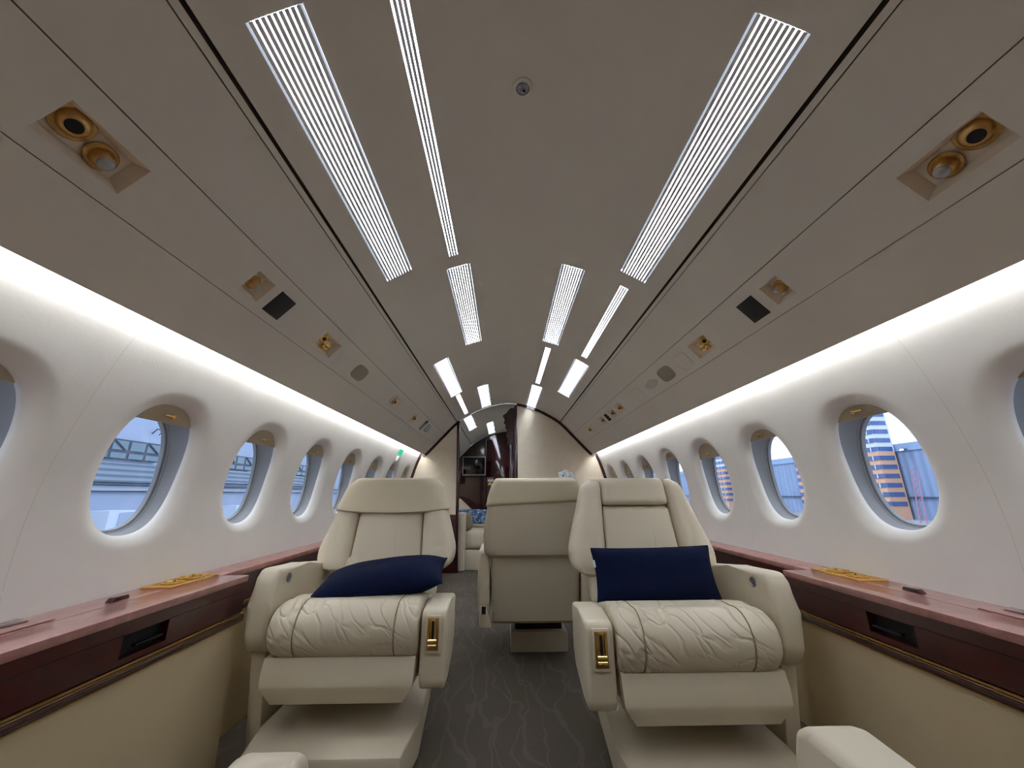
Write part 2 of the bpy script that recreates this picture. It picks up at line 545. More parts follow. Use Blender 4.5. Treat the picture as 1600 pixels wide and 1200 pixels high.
RECESS += [
    (-1, .515, .668, 'air_lamp', 'large recessed air vent and lamp panel nearest the camera, left ceiling'),
    (1, .510, .664, 'air_lamp', 'large recessed air vent and lamp panel nearest the camera, right ceiling'),
    (-1, 1.042, 1.128, 'lamp', 'square recess with one gold lamp beside the black panel, left ceiling'),
    (1, 1.052, 1.132, 'lamp', 'square recess with one gold lamp beside the black panel, right ceiling'),
    (-1, 1.502, 1.660, 'twin', 'recess with two gold air nozzles, left ceiling beside the square plate'),
    (1, 1.514, 1.657, 'twin', 'recess with two gold air nozzles, right ceiling beside the square plate'),
    (-1, 2.56, 2.72, 'slot', 'small gold air nozzle recess, left ceiling beyond the speaker'),
    (-1, 3.19, 3.34, 'slot', 'small gold air nozzle recess beside the lettered sign, left ceiling'),
    (1, 2.79, 2.92, 'slot', 'first gold nozzle recess of the far right cluster, nearest the camera'),
    (1, 2.99, 3.12, 'slot', 'gold nozzle recess of the far right cluster, just before the dark slot'),
    (1, 3.30, 3.44, 'slot', 'gold nozzle recess of the far right cluster, just beyond the dark slot'),
    (1, 3.78, 3.98, 'slot', 'farthest gold nozzle recess on the right ceiling, near the partition'),
]

def build_ceiling():
    ys = {Y0, Y1, YP + .035, YP + .043}
    ss = {0.0, SMAX}
    holes = []
    for (sd_, a, b, y0, y1, *_r) in LIGHTS: holes.append((sd_, a, b, y0, y1)); ys |= {y0, y1}; ss |= {a, b}
    for (sd_, y0, y1, *_r) in RECESS: holes.append((sd_, PA, PB, y0, y1)); ys |= {y0, y1}
    ss |= {PA, PB}
    grooves = [(SEAM, .005, .012), (SEAM2, .0014, .006), (RAIL_A, .0013, .005), (RAIL_B, .0010, .003)]
    for g, w, d in grooves: ss |= {g - w, g + w}
    k = 0.0
    while k < SMAX:
        if min(abs(k - q) for q in ss) > .008: ss.add(k)
        k += .03
    ss = sorted(ss); ys = sorted(ys)
    mb = MB(); gb = MB(); hb = MB()
    for side in (-1, 1):
        for i in range(len(ss) - 1):
            a, b = ss[i], ss[i + 1]; sm = (a + b) / 2
            gg = [g for g in grooves if abs(sm - g[0]) < g[1]]
            for j in range(len(ys) - 1):
                c, d = ys[j], ys[j + 1]; ym = (c + d) / 2
                if gg and ym > YP + .04 and gg[0][0] != SEAM: pass
                if any(h[0] == side and h[1] - 1e-6 < sm < h[2] + 1e-6 and h[3] < ym < h[4] for h in holes): continue
                dep = gg[0][2] if gg else 0
                if YP + .035 < ym < YP + .043: dep = max(dep, .007)
                T = (gb if (not gg or gg[0][0] == SEAM) else hb) if dep else mb
                T.quad(cp3(side, a, c, dep), cp3(side, b, c, dep), cp3(side, b, d, dep), cp3(side, a, d, dep))
                if gg:
                    for e in (a, b): mb.quad(cp3(side, e, c), cp3(side, e, d), cp3(side, e, d, dep), cp3(side, e, c, dep))
        # turned-under lip at the cove
        e = cpt(SMAX)
        mb.quad((side * e.x, Y0, e.y), (side * e.x, Y1, e.y), (side * (e.x + .004), Y1, 1.302), (side * (e.x + .004), Y0, 1.302))
    c_ = struct('ceiling', 'curved taupe cabin ceiling liner with long seams', mb=mb, m='liner', merge=True, normals=False, ang=40)
    g_ = obj('seam', gb, 'gap', c_, normals=False); plabel(g_, 'dark seam grooves')
    plabel(obj('panel_line', hb, 'softgap', c_, normals=False), 'thin panel lines')
build_ceiling()

# ------------------------------------------------------------------ side walls with window openings
WIN_Y = [.742 + .512 * k for k in range(8)]
WZ, WA, WB, WE = .905, .140, .199, 2.35
def sell(th, a, b, e=WE):
    c, s_ = math.cos(th), math.sin(th)
    return (a * math.copysign(abs(c) ** (2 / e), c), b * math.copysign(abs(s_) ** (2 / e), s_))
ZT, ZB = 1.296, .545
NR = 72
RINGS = [(1.42, 1.20, 0), (1.33, 1.155, .0005), (1.24, 1.115, .003), (1.15, 1.07, .008), (1.07, 1.03, .015), (1.02, 1.008, .022), (1.0, 1.0, .028), (1.0, 1.0, .036)]
def build_wall(side):
    mb = MB()
    W2 = .256
    for ic, yc in enumerate(WIN_Y):
        yo = yc + (.012 if ic == 0 else 0)
        rings = []
        out = []
        for k in range(NR):
            th = 2 * math.pi * k / NR
            c, s_ = math.cos(th), math.sin(th)
            zt, zb = ZT - WZ, WZ - ZB
            t = min(W2 / abs(c) if abs(c) > 1e-6 else 9, (zt if s_ > 0 else zb) / abs(s_) if abs(s_) > 1e-6 else 9)
            out.append((c * t, s_ * t))
        # corners exactly on ring points
        for cx, cz in ((W2, ZT - WZ), (-W2, ZT - WZ), (-W2, ZB - WZ), (W2, ZB - WZ)):
            th = math.atan2(cz, cx) % (2 * math.pi)
            out[round(th / (2 * math.pi) * NR) % NR] = (cx, cz)
        first = [sell(2 * math.pi * k / NR, WA * RINGS[0][0], WB * RINGS[0][1]) for k in range(NR)]
        for q in (0, .2, .4, .6, .8):
            rings.append([(side * wx(WZ + o[1] * (1 - q) + f_[1] * q), yc + o[0] * (1 - q) + (f_[0] + yo - yc) * q, WZ + o[1] * (1 - q) + f_[1] * q) for o, f_ in zip(out, first)])
        for sa, sb, d in RINGS:
            r = []
            for k in range(NR):
                u, w = sell(2 * math.pi * k / NR, WA * sa, WB * sb)
                r.append((side * (wx(WZ + w) + d), yo + u, WZ + w))
            rings.append(r)
        mb.loft(rings, cap=False)
    for ya, yb in ((Y0, WIN_Y[0] - W2), (WIN_Y[-1] + W2, Y1)):
        zs = [p.y for p in WS[::2]]
        mb.loft([[(side * wx(z), y, z) for z in zs] for y in (ya, yb)], cap=False, closed=False)
    nm = 'wall_left' if side < 0 else 'wall_right'
    o = struct(nm, 'curved ivory %s cabin sidewall with a row of oval windows' % ('left' if side < 0 else 'right'), mb=mb, m='panel', merge=True, normals=False, ang=60)
    # thin panel joints between every other window
    jb = MB()
    for yj in (.975, 1.999, 3.023):
        zs = [1.24 - .02 * i for i in range(35)]
        pts = [(wx(z) - .0004, z) for z in zs if z > .55]
        r1 = [(side * x, yj + .02 * math.sin((z - .9) * 2), z) for x, z in pts]
        r2 = [(side * x, yj + .0016 + .02 * math.sin((z - .9) * 2), z) for x, z in pts]
        jb.loft([r1, r2], cap=False, closed=False)
    plabel(obj('panel_joint', jb, mat('joint_%d' % side, (208, 201, 190), 0.8), o, normals=False), 'thin vertical joint lines')
    return o
wl = build_wall(-1); wr = build_wall(1)

SHADE_Z = {-1: [1.065, 1.048, 1.04, 1.04, 1.03, 1.02, 1.05, .93], 1: [1.075, 1.062, 1.06, 1.02, 1.055, 1.02, .99, .99]}
def build_window(side, k, n):
    yc = WIN_Y[k] + (.012 if k == 0 else 0)
    w = struct('window_%d' % n, 'oval cabin window %d from the front on the %s side' % (k + 1, 'left' if side < 0 else 'right'), loc=(side * 1.17, yc, WZ))
    def ring(sa, d, sb=None):
        return [(side * (wx(WZ + q[1]) * .35 + 1.16 * .65 + d), yc + q[0], WZ + q[1]) for q in (sell(2 * math.pi * i / 56, WA * sa, WB * (sb or sa)) for i in range(56))]
    X = .012
    fr = MB().loft([[(side * (wx(WZ + q[1]) + .030), yc + q[0], WZ + q[1]) for q in (sell(2 * math.pi * i / 56, WA * 1.13, WB * 1.1) for i in range(56))],
                    ring(1.08, X + .030, 1.06), ring(1.03, X + .045, 1.02), ring(.985, X + .062, .985), ring(.96, X + .066, .97), ring(.955, X + .070, .965), ring(.94, X + .071, .955),
                    ring(.935, X + .074, .95), ring(.90, X + .076, .93), ring(.89, X + .088, .92)], cap=False)
    obj('frame', fr, 'seal', w, normals=False, ang=25)
    gr = MB().loft([ring(.967, X + .0655, .976), ring(.955, X + .0665, .966)], cap=False)
    gr.loft([ring(.938, X + .0725, .952), ring(.926, X + .0735, .944)], cap=False)
    plabel(obj('seal_groove', gr, 'sealdark', w, normals=False), 'dark seal lines')
    pn = MB().loft([ring(.9, X + .084, .93), ring(.9, X + .090, .93)])
    obj('pane', pn, 'glass', w)
    zb = SHADE_Z[side][k]
    top = [q for q in (sell(math.pi * i / 60, WA * 1.1, WB * 1.08) for i in range(61)) if WZ + q[1] > zb]
    if zb < WZ + .02:
        xs = WA * 1.06
    else:
        xs = max(abs(q[0]) for q in top)
    rows = []
    zmax = WZ + WB * 1.08
    for i in range(11):
        z = zb + (zmax - zb) * i / 10 * .999
        hw = WA * 1.1 * max(0, 1 - (max(0, (z - WZ)) / (WB * 1.08)) ** WE) ** (1 / WE)
        rows.append([(side * (wx(z) + .032), yc + hw * (j / 6 - 1), z) for j in range(13)])
    sh = MB().loft(rows, cap=False, closed=False)
    bk = [[(p[0] + side * .004, p[1], p[2]) for p in r] for r in rows]
    sh.loft(bk, cap=False, closed=False)
    sh.loft([rows[0], bk[0]], cap=False, closed=False)
    so_ = obj('shade', sh, 'shade', w, merge=True)
    hx = side * (wx(zb + .022) + .030)
    hd = MB().box((hx - side * .004, yc + .0, zb + .022), (.008, .042, .007), .003)
    hd.box((hx - side * .001, yc + .018, zb + .022), (.006, .014, .014), .003)
    plabel(obj('shade_handle', hd, 'gold', so_), 'small gold handle')
n = 1
for side in (-1, 1):
    for k in range(8):
        build_window(side, k, n); n += 1

# emergency exit outline on the left wall: two thin vertical beads round a window
for i, yj in enumerate((3.545, 4.035)):
    zs = [1.25 - .02 * q for q in range(36) if 1.25 - .02 * q > .55]
    b_ = MB().loft([[(-(wx(z) - dx), yj + dy, z) for z in zs] for dy, dx in ((0, 0), (.003, .004), (.009, .004), (.012, 0))], cap=False, closed=False)
    struct('trim_%d' % (1 + i), '%s ivory bead outlining the emergency exit panel on the left wall' % ('near' if i == 0 else 'far'), mb=b_, m='panel', normals=False)

# floor and end wall behind the camera
struct('floor', 'dark grey brown cabin carpet with pale wandering lines', mb=MB().box((0, (Y0 + Y1) / 2, -.01), (2.3, Y1 - Y0, .02)), m='carpet')
sec = [(p.x, p.y) for p in CS[::4]] + [(wx(z), z) for z in (1.296, 1.25, 1.1, .95, .8, .65, .55)] + [(1.156, -.02)]
secpoly = sec + [(-x, z) for x, z in sec[::-1][:-1]]
struct('wall_front', 'unseen front wall behind the camera, made dark to cut bounced light', mb=MB().prism(secpoly, Y0 - .04, Y0, 'y'), m='mahog2')  # unseen end wall, coloured dark so less light bounces onto the seat fronts
struct('wall_aft', 'dark glossy mahogany aft wall behind the television', mb=MB().prism(secpoly, Y1, Y1 + .04, 'y'), m='mahog2')

# ------------------------------------------------------------------ cove lights
for side in (-1, 1):
    e = cpt(SMAX)
    mb = MB().box((side * 1.017, (Y0 + Y1) / 2, 1.296), (.030, Y1 - Y0 - .04, .006))
    t = thing('cove_light', 'continuous white cove light strip along the top of the %s wall' % ('left' if side < 0 else 'right'), 'light', (side * 1.03, 2.7, 1.28), 'cove light strips')
    obj('light_strip', mb, 'cove_lamp', t, normals=False)
    bk = MB().quad((side * (e.x + .004), Y0, 1.30), (side * (e.x + .004), Y1, 1.30), (side * 1.04, Y1, 1.30), (side * 1.04, Y0, 1.30))
    obj('channel', bk, 'panel', t, normals=False)

# ------------------------------------------------------------------ ceiling lights
for (side, s0, s1, y0, y1, kind, label) in LIGHTS:
    sm = (s0 + s1) / 2
    t = thing('ceiling_light', label, 'light', cp3(side, sm, (y0 + y1) / 2), 'ribbed ceiling lights')
    D = .018
    tr = MB()
    for a in (s0, s1): tr.quad(cp3(side, a, y0), cp3(side, a, y1), cp3(side, a, y1, D), cp3(side, a, y0, D))
    NS = 6
    ssx = [s0 + (s1 - s0) * i / NS for i in range(NS + 1)]
    for yy in (y0, y1): tr.loft([[cp3(side, q, yy) for q in ssx], [cp3(side, q, yy, D) for q in ssx]], cap=False, closed=False)
    obj('housing', tr, 'slat', t, normals=False)
    ew = (s1 - s0) / 10 * 1.02 if kind == 'wide' else 0.0
    mid = [s0 + ew + (s1 - s0 - 2 * ew) * i / NS for i in range(NS + 1)]
    df = MB().loft([[cp3(side, q, yy, D * .8) for q in mid] for yy in (y0, y1)], cap=False, closed=False)
    obj('diffuser', df, 'ceil_lamp', t, normals=False)
    if ew:
        for a, b in ((s0, s0 + ew), (s1 - ew, s1)):
            plabel(obj('diffuser_edge', MB().quad(cp3(side, a, y0, D * .8), cp3(side, b, y0, D * .8), cp3(side, b, y1, D * .8), cp3(side, a, y1, D * .8)), 'ceil_edge', t, normals=False), 'dimmer outer strip')
    nb = 11 if kind == 'wide' else 5
    pitch_ = (s1 - s0) / (nb - 1)
    sl = MB()
    for i in range(nb):
        c = s0 + pitch_ * i
        w_ = pitch_ * (.335 if 0 < i < nb - 1 else .2)
        a, b = max(s0, c - w_), min(s1, c + w_)
        for (p, q, d1, d2) in ((a, b, -.0005, -.0005), (a, a, -.0005, .006), (b, b, -.0005, .006)):
            sl.quad(cp3(side, p, y0, d1), cp3(side, p, y1, d1), cp3(side, q, y1, d2), cp3(side, q, y0, d2))
    obj('louver', sl, 'slat', t, normals=False)

# ------------------------------------------------------------------ overhead service recesses
def recess_tray(side, y0, y1, t, D=.03):
    i = .012
    A, B = PA, PB
    top = [cp3(side, A, y0), cp3(side, B, y0), cp3(side, B, y1), cp3(side, A, y1)]
    bot = [cp3(side, A + i, y0 + i, D), cp3(side, B - i, y0 + i, D), cp3(side, B - i, y1 - i, D), cp3(side, A + i, y1 - i, D)]
    m_ = MB().loft([top, bot], cap=False); m_.add(bot, [(0, 1, 2, 3)])
    return obj('recess', m_, 'recess', t, normals=False)
def inward(side, s):
    return (cp3(side, s, 0, -1) - cp3(side, s, 0, 0)).normalized()
def eyeball(t, side, s, y, r, tilt=(0, 0, 0), D=.028, hole=True, m='agedgold', name='air_nozzle'):
    o = cp3(side, s, y, D); d = (inward(side, s) + Vector(tilt)).normalized()
    a = MB().lathe(o, inward(side, s), [(r * 1.3, 0), (r * 1.3, .003), (r * 1.12, .006), (r * 1.05, .006)], 28)
    rg = obj('bezel', a, m, t)
    b = MB().lathe(o, d, [(r * math.sin(q * .12), r * .95 - r * math.cos(q * .12) * .98 if q else 0) for q in range(0, 1)] + [(r, -.004), (r * 1.0, .004), (r * .93, .011), (r * .72, .019), (r * .55, .022), (r * .5, .022)], 28)
    nz = obj(name, b, m, t)
    if hole:
        plabel(obj('opening', MB().lathe(o + d * .0222, d, [(r * .48, 0), (r * .48, .0006)], 24), 'black', nz), 'dark opening')
    else:
        obj('lens', MB().lathe(o + d * .018, d, [(r * .66, 0), (r * .62, .006), (r * .4, .010), (r * .15, .0115)], 24), 'lens', nz)
for (side, y0, y1, kind, label) in RECESS:
    sm = (PA + PB) / 2
    t = thing('overhead_service_panel', label, 'air vent', cp3(side, sm, (y0 + y1) / 2), 'overhead air and lamp recesses')
    recess_tray(side, y0, y1, t, .03 if kind != 'slot' else .02)
    L = y1 - y0
    if kind == 'air_lamp':
        eyeball(t, side, sm - .012, y0 + .036, .026, (0, -.25, -.35), .024)
        eyeball(t, side, sm + .004, y1 - .052, .021, (0, .05, -.3), .024, hole=False, name='reading_lamp')
    elif kind == 'lamp':
        eyeball(t, side, sm, (y0 + y1) / 2, .018, (0, .25, -.2), .024, hole=False, m='agedgold', name='reading_lamp')
    elif kind == 'twin':
        eyeball(t, side, sm - .012, y0 + .045, .018, (0, -.6, 0), .024, m='gold')
        eyeball(t, side, sm + .006, y1 - .06, .018, (0, .5, .0), .024, m='gold')
    else:
        eyeball(t, side, sm, y1 - .055, .017, (0, -.5, 0), .018, m='agedgold')
        plabel(obj('vent_slot', MB().box((0, 0, 0), (.05, .016, .004)).map(lambda p: cp3(side, sm + p.x, y0 + .035 + p.y, .016 + p.z)), 'dark', t), 'dark slot')

def flat_plate(name, side, s0, s1, y0, y1, m, label, cat, r=.0, th=.002, group=None):
    mb = MB()
    N = 28 if r else 4
    cs, cy = (s0 + s1) / 2, (y0 + y1) / 2
    if r: pts = [sell(2 * math.pi * k / N, (s1 - s0) / 2, (y1 - y0) / 2, r) for k in range(N)]
    else: pts = [((s1 - s0) / 2 * a, (y1 - y0) / 2 * b) for a, b in ((-1, -1), (1, -1), (1, 1), (-1, 1))]
    ring = lambda d, sc: [cp3(side, cs + u * sc, cy + w * sc, d) for u, w in pts]
    mb.loft([ring(.001, 1), ring(-th * .8, 1), ring(-th, .985)])
    o = obj(name, mb, m); tag(o, label, cat, group)
    return o
for side in (-1, 1):
    nm = 'left' if side < 0 else 'right'
    dy = 0 if side < 0 else .01
    flat_plate('display_panel', side, .927, 1.014, 1.166 + dy, 1.252 + dy, 'black', 'blank black square panel set in the %s ceiling' % nm, 'panel', group='black ceiling panels')
    o = flat_plate('access_cover', side, .93, 1.015, 1.705 + dy, 1.815 + dy, 'liner', 'flush taupe rounded access cover beside the %s ceiling speaker' % nm, 'cover', r=9, th=.0015, group='ceiling access covers')
    tag(flat_plate('ceiling_speaker', side, .928, 1.012, 1.892 + dy, 2.045 + dy, 'grille', 'round cornered grey green speaker grille in the %s ceiling' % nm, 'speaker', r=3.2, th=.0025, group='ceiling speakers'))
    flat_plate('access_cover', side, .915, 1.01, .26, .40, 'liner', 'flush taupe access cover at the frame edge ahead of the near %s vent' % nm, 'cover', r=9, th=.0015, group='ceiling access covers')
flat_plate('vent_slot_plate', 1, .935, 1.005, 3.175, 3.245, 'dark', 'dark narrow slot between gold nozzles on the far right ceiling', 'vent')
flat_plate('adhesive_mark', 1, .94, .995, 2.10, 2.28, 'stain', 'pale smudge of old adhesive beyond the right ceiling speaker', 'mark', r=1.7, th=.0008)
flat_plate('access_cover', 1, .925, 1.02, 2.36, 2.66, 'liner', 'long flush access cover before the far right nozzle cluster', 'cover', r=10, th=.0014, group='ceiling access covers')

# lettering helper: strokes laid on a surface given by a map (u, v) -> point
GLY = {'E': [((0, 0), (0, 1)), ((0, 0), (.6, 0)), ((0, .5), (.5, .5)), ((0, 1), (.6, 1))], 'X': [((0, 0), (.7, 1)), ((0, 1), (.7, 0))],
       'I': [((.15, 0), (.15, 1))], 'T': [((.35, 0), (.35, 1)), ((0, 1), (.7, 1))]}
def letters(txt, fn, h, w, thick):
    mb = MB(); x = 0
    tot = sum({'I': .5}.get(c, .95) for c in txt)
    for c in txt:
        for (a, b) in GLY[c]:
            A = Vector((x + a[0], a[1])); B = Vector((x + b[0], b[1])); d = (B - A).normalized(); nn = Vector((-d.y, d.x)) * thick
            q = [A + nn - d * thick, B + nn + d * thick, B - nn + d * thick, A - nn - d * thick]
            mb.add([fn((p.x / tot - .46) * w, (p.y - .5) * h) for p in q], [(0, 1, 2, 3)])
        x += {'I': .5}.get(c, .95)
    return mb
t = thing('ceiling_sign', 'white sign with teal framed lettering and dark bar, left ceiling by the partition', 'sign', cp3(-1, .96, 3.73))
sg = lambda d: (lambda u, w: cp3(-1, .96 + u, 3.73 + w, d))
def plate(u0, u1, w0, w1, d0, d1): return MB().box(((u0 + u1) / 2, (w0 + w1) / 2, (d0 + d1) / 2), (u1 - u0, w1 - w0, d1 - d0)).map(lambda p: cp3(-1, .96 + p.x, 3.73 + p.y, -p.z))
obj('plate', plate(-.055, .055, -.07, .17, 0, .003), 'signwhite', t)
plabel(obj('dark_bar', plate(-.055, .055, -.14, -.075, 0, .003), 'mahog2', t), 'dark brown bar')
plabel(obj('border', plate(-.042, .042, -.005, .125, .003, .0036), 'teal', t), 'teal border')
obj('field', plate(-.036, .036, .015, .105, .0036, .0042), 'signwhite', t)
plabel(obj('lettering', letters('EXIT', lambda u, w: cp3(-1, .96 - u, 3.79 - w, -.0048), .07, .066, .1), 'teal', t, normals=False), 'teal letters')

# green exit sign and handle cover above the exit window
t = thing('exit_sign', 'small green lit exit sign above the far left emergency window', 'sign', (-1.07, 3.83, 1.2))
def onwall(y, z, d=0): return Vector((-(wx(z) - d), y, z))
obj('sign_face', MB().box((0, 0, 0), (.13, .05, .006)).map(lambda p: onwall(3.80 + p.x, 1.215 + p.y, .004 + p.z)), 'exitgreen', t)
plabel(obj('lettering', letters('EXIT', lambda u, w: onwall(3.80 + u, 1.215 + w, .0078), .03, .1, .1), mat('exit_letter_green', (20, 110, 90), .6), t, normals=False), 'dark green letters')
t = thing('exit_handle_cover', 'white plastic handle cover below the green exit sign', 'handle', (-1.09, 3.79, 1.15))
obj('cover', MB().box((0, 0, 0), (.07, .05, .03), .008).map(lambda p: onwall(3.775 + p.x, 1.15 + p.y, .014 + p.z)), 'pot', t)

# round sensor in the ceiling crown
t = thing('ceiling_air_outlet', 'small round silver outlet alone in the ceiling crown overhead', 'air vent', cp3(1, .0, .789))
c0 = Vector((-.004, .789, cpt(0).y))
obj('ring', MB().lathe(c0, (0, 0, -1), [(.028, -.002), (.028, .003), (.022, .006), (.018, .006), (.017, .002)], 28), 'liner', t)
obj('ball', MB().lathe(c0, (0, 0, -1), [(.016, .0), (.016, .006), (.012, .010), (.006, .012)], 24), 'silver', t)
obj('pin', MB().lathe(c0 + Vector((.003, 0, -.011)), (0, 0, -1), [(.004, 0), (.003, .003)], 12), 'dark', t)

# ------------------------------------------------------------------ partitions
def part_poly(x_in, side, z0=0):
    """cabin section outline from an inner edge x_in out to the side wall"""
    pts = []
    s_in = s_of_x(max(0, abs(x_in))) if x_in * side >= 0 else 0
    if x_in * side < 0: pts.append((x_in, cpt(s_of_x(abs(x_in))).y))
    N = 22
    for i in range(N + 1):
        p = cpt(s_in + (SMAX - s_in) * i / N); pts.append((side * p.x, p.y))
    zs = [1.296, 1.25, 1.2, 1.1, 1.0, .9, .8, .7, .6, .55]
    pts += [(side * wx(z), z) for z in zs]
    return pts
def trim_band(pts, y0, y1, w, side):
    """dark trim following an outline, w wide, inward"""
    mb = MB()
    n_ = len(pts); inn = []
    for i, p in enumerate(pts):
        a = Vector(pts[max(0, i - 1)]); b = Vector(pts[min(n_ - 1, i + 1)]); d = (b - a).normalized()
        nn = Vector((d.y, -d.x)) * side
        inn.append(Vector(p) + nn * w)
    for y in (y0,):
        mb.loft([[(p[0], y, p[1]) for p in pts], [(q.x, y, q.y) for q in inn]], cap=False, closed=False)
    mb.loft([[(q.x, y0, q.y) for q in inn], [(q.x, y1, q.y) for q in inn]], cap=False, closed=False)
    return mb

pl = part_poly(-.60, -1)
wp = struct('wall_partition_left', 'cream suede partition on the left of the aisle with dark wood edge', loc=(-.9, YP, 0))
poly = pl + [(-1.156, .60), (-.60, .60)]
obj('panel', MB().prism(poly, YP, YP + .05, 'y'), 'wallcloth', wp)
plabel(obj('trim', trim_band(pl, YP - .012, YP + .005, .028, -1), 'mahog2', wp, normals=False), 'dark wood edging')
obj('post', MB().box((-.592, YP + .02, .82), (.03, .075, 1.64), .006).map(lambda p: Vector((p.x - .02 * (p.z - .9) * 1.0, p.y, p.z))), 'mahog2', wp)
obj('lower_panel', MB().box((-.87, YP + .02, .30), (.55, .06, .60), .003), 'mahog2', wp)

pr = part_poly(.10, 1)
wp = struct('wall_partition_right', 'wide cream suede partition on the right under the arched dark trim', loc=(.6, YP, 0))
obj('panel', MB().prism(pr + [(1.156, .0), (.10, .0)], YP, YP + .05, 'y'), 'wallcloth', wp)
plabel(obj('trim', trim_band(pr, YP - .012, YP + .005, .032, 1), 'mahog2', wp, normals=False), 'dark wood edging')
obj('post', MB().box((.085, YP + .10, .93), (.035, .22, 1.86), .006), 'mahog2', wp)
obj('post', MB().box((.045, YP + .20, .74), (.07, .08, 1.48), .01), 'mahog2', wp)
crown = [(.10, 1.868), (.02, 1.86), (-.03, 1.80), (-.075, 1.765), (-.055, 1.745), (-.05, 1.70), (-.06, 1.685), (-.035, 1.66), (-.04, 1.62), (-.02, 1.60), (-.03, 1.53), (-.01, 1.50), (-.012, 1.40), (.10, 1.40)]
plabel(obj('carved_crown', MB().prism(crown, YP + .16, YP + .25, 'y'), 'mahog2', wp), 'carved dark wood crown')

# ------------------------------------------------------------------ aft bulkhead door, television
t = struct('door_1', 'dark red glossy mahogany door in the aft wall', loc=(-.1, Y1 - .02, 0))
obj('leaf', MB().prism([(-.36, .0), (.30, .0), (.30, 1.74), (.15, 1.80), (-.05, 1.82), (-.2, 1.79), (-.36, 1.72)], Y1 - .035, Y1 - .002, 'y', .004), wood('door_mahogany', (44, 4, 10), (58, 7, 14), 3, .15), t)
obj('door_frame', MB().box((-.385, Y1 - .03, .88), (.04, .06, 1.76), .006), 'mahog2', t)
plabel(obj('lock_plate', MB().box((-.29, Y1 - .042, 1.045), (.10, .014, .035), .003), 'tag', t), 'white plate')
plabel(obj('door_handle', MB().lathe((-.30, Y1 - .036, .985), (0, -1, 0), [(.035, 0), (.035, .01), (.02, .02), (.028, .035), (.026, .05), (.01, .055)], 20), 'gold', t), 'gold knob')
t = thing('television', 'flat television with a silver frame on the dark aft wall', 'television', (-.56, 6.6, 1.28))
obj('frame', MB().box((-.56, 6.60, 1.275), (.385, .05, .315), .006), 'silver', t)
obj('screen', MB().box((-.56, 6.575, 1.28), (.355, .008, .275), .002), 'screen', t)
obj('mount', MB().box((-.56, 6.74, 1.28), (.12, .22, .14), .01), 'black', t)
t = thing('wall_phone', 'grey handset unit on the aft side wall left of the television', 'telephone', (-.84, 6.4, 1.13))
obj('housing', MB().box((-.84, 6.4, 1.10), (.14, .1, .2), .03), mat('handset_grey', (84, 78, 84), .4), t)
obj('bracket', MB().box((-.98, 6.45, 1.10), (.34, .05, .08), .01), 'black', t)

# ------------------------------------------------------------------ divan behind the left partition
t = thing('divan', 'cream leather divan seen through the gap beside the left partition', 'sofa', (-.6, 5.3, 0))
obj('base', MB().box((-.62, 5.42, .105), (.72, 1.4, .21), .01), 'base', t)
obj('seat_cushion', MB().box((-.60, 5.42, .32), (.66, 1.38, .20), .05, 4), 'soft', t)
obj('end_panel', MB().box((-.535, 4.68, .31), (.085, .075, .62), .02, 3), 'leather', t)
obj('arm_bolster', MB().box((-.50, 4.80, .51), (.14, .16, .20), .06, 4), 'bolster', t)
obj('backrest', MB().prism([(-1.08, .3), (-.86, .3), (-.90, .62), (-.98, .80), (-1.08, .83)], 4.75, 6.1, 'y', .02), 'leather', t)
obj('end_rest', MB().prism([(-.90, .42), (-.46, .42), (-.54, .60), (-.72, .76), (-.9, .80)], 5.95, 6.12, 'y', .02), 'leather', t)

def pillow_mesh(a, b, c, mtx, N=26, pinch=.10):
    mb = MB()
    def surf(sg):
        rows = []
        for i in range(N + 1):
            r = []
            for j in range(N + 1):
                u, w = -1 + 2 * i / N, -1 + 2 * j / N
                u, w = math.sin(u * math.pi / 2), math.sin(w * math.pi / 2)
                t_ = ((1 - abs(u) ** 3.0) * (1 - abs(w) ** 3.0)) ** .55
                k = mnoise.noise(Vector((u * 1.7, w * 1.7, sg * 3 + a * 9))) * .10
                x = a * u * (1 - pinch * (1 - w * w) * (abs(u) ** 2))
                y = b * w * (1 - pinch * (1 - u * u) * (abs(w) ** 2))
                r.append(mtx @ Vector((x, y, sg * c * t_ * (1 + k))))
            rows.append(r)
        mb.loft(rows, cap=False, closed=False)
    surf(1); surf(-1)
    return mb
def pillow(name, label, loc, rot, a, b, c, m, pinch=.10):
    t = thing(name, label, 'pillow', loc)
    R = Matrix.Rotation(rot[2], 4, 'Z') @ Matrix.Rotation(rot[1], 4, 'Y') @ Matrix.Rotation(rot[0], 4, 'X')
    o = obj('cover', pillow_mesh(a, b, c, R, pinch=pinch), m, t, local=True, merge=True, ang=50)
    pts = []
    for k in range(81):
        q = (k / 80) * 4; sd_ = int(q) % 4; f_ = (q - int(q)) * 2 - 1
        u, w = {0: (f_, -1), 1: (1, f_), 2: (-f_, 1), 3: (-1, -f_)}[sd_]
        pts.append(R @ Vector((a * u * (1 - pinch * (1 - w * w) * u * u), b * w * (1 - pinch * (1 - u * u) * w * w), 0)))
    obj('piping', MB().tube(pts, .003, 6), m, t, local=True)
    return t, R
pillow('patterned_pillow', 'blue and white printed pillow lying on the far divan', (-.46, 5.25, .545), (math.radians(30), 0, 0), .25, .14, .055, 'blueprint')

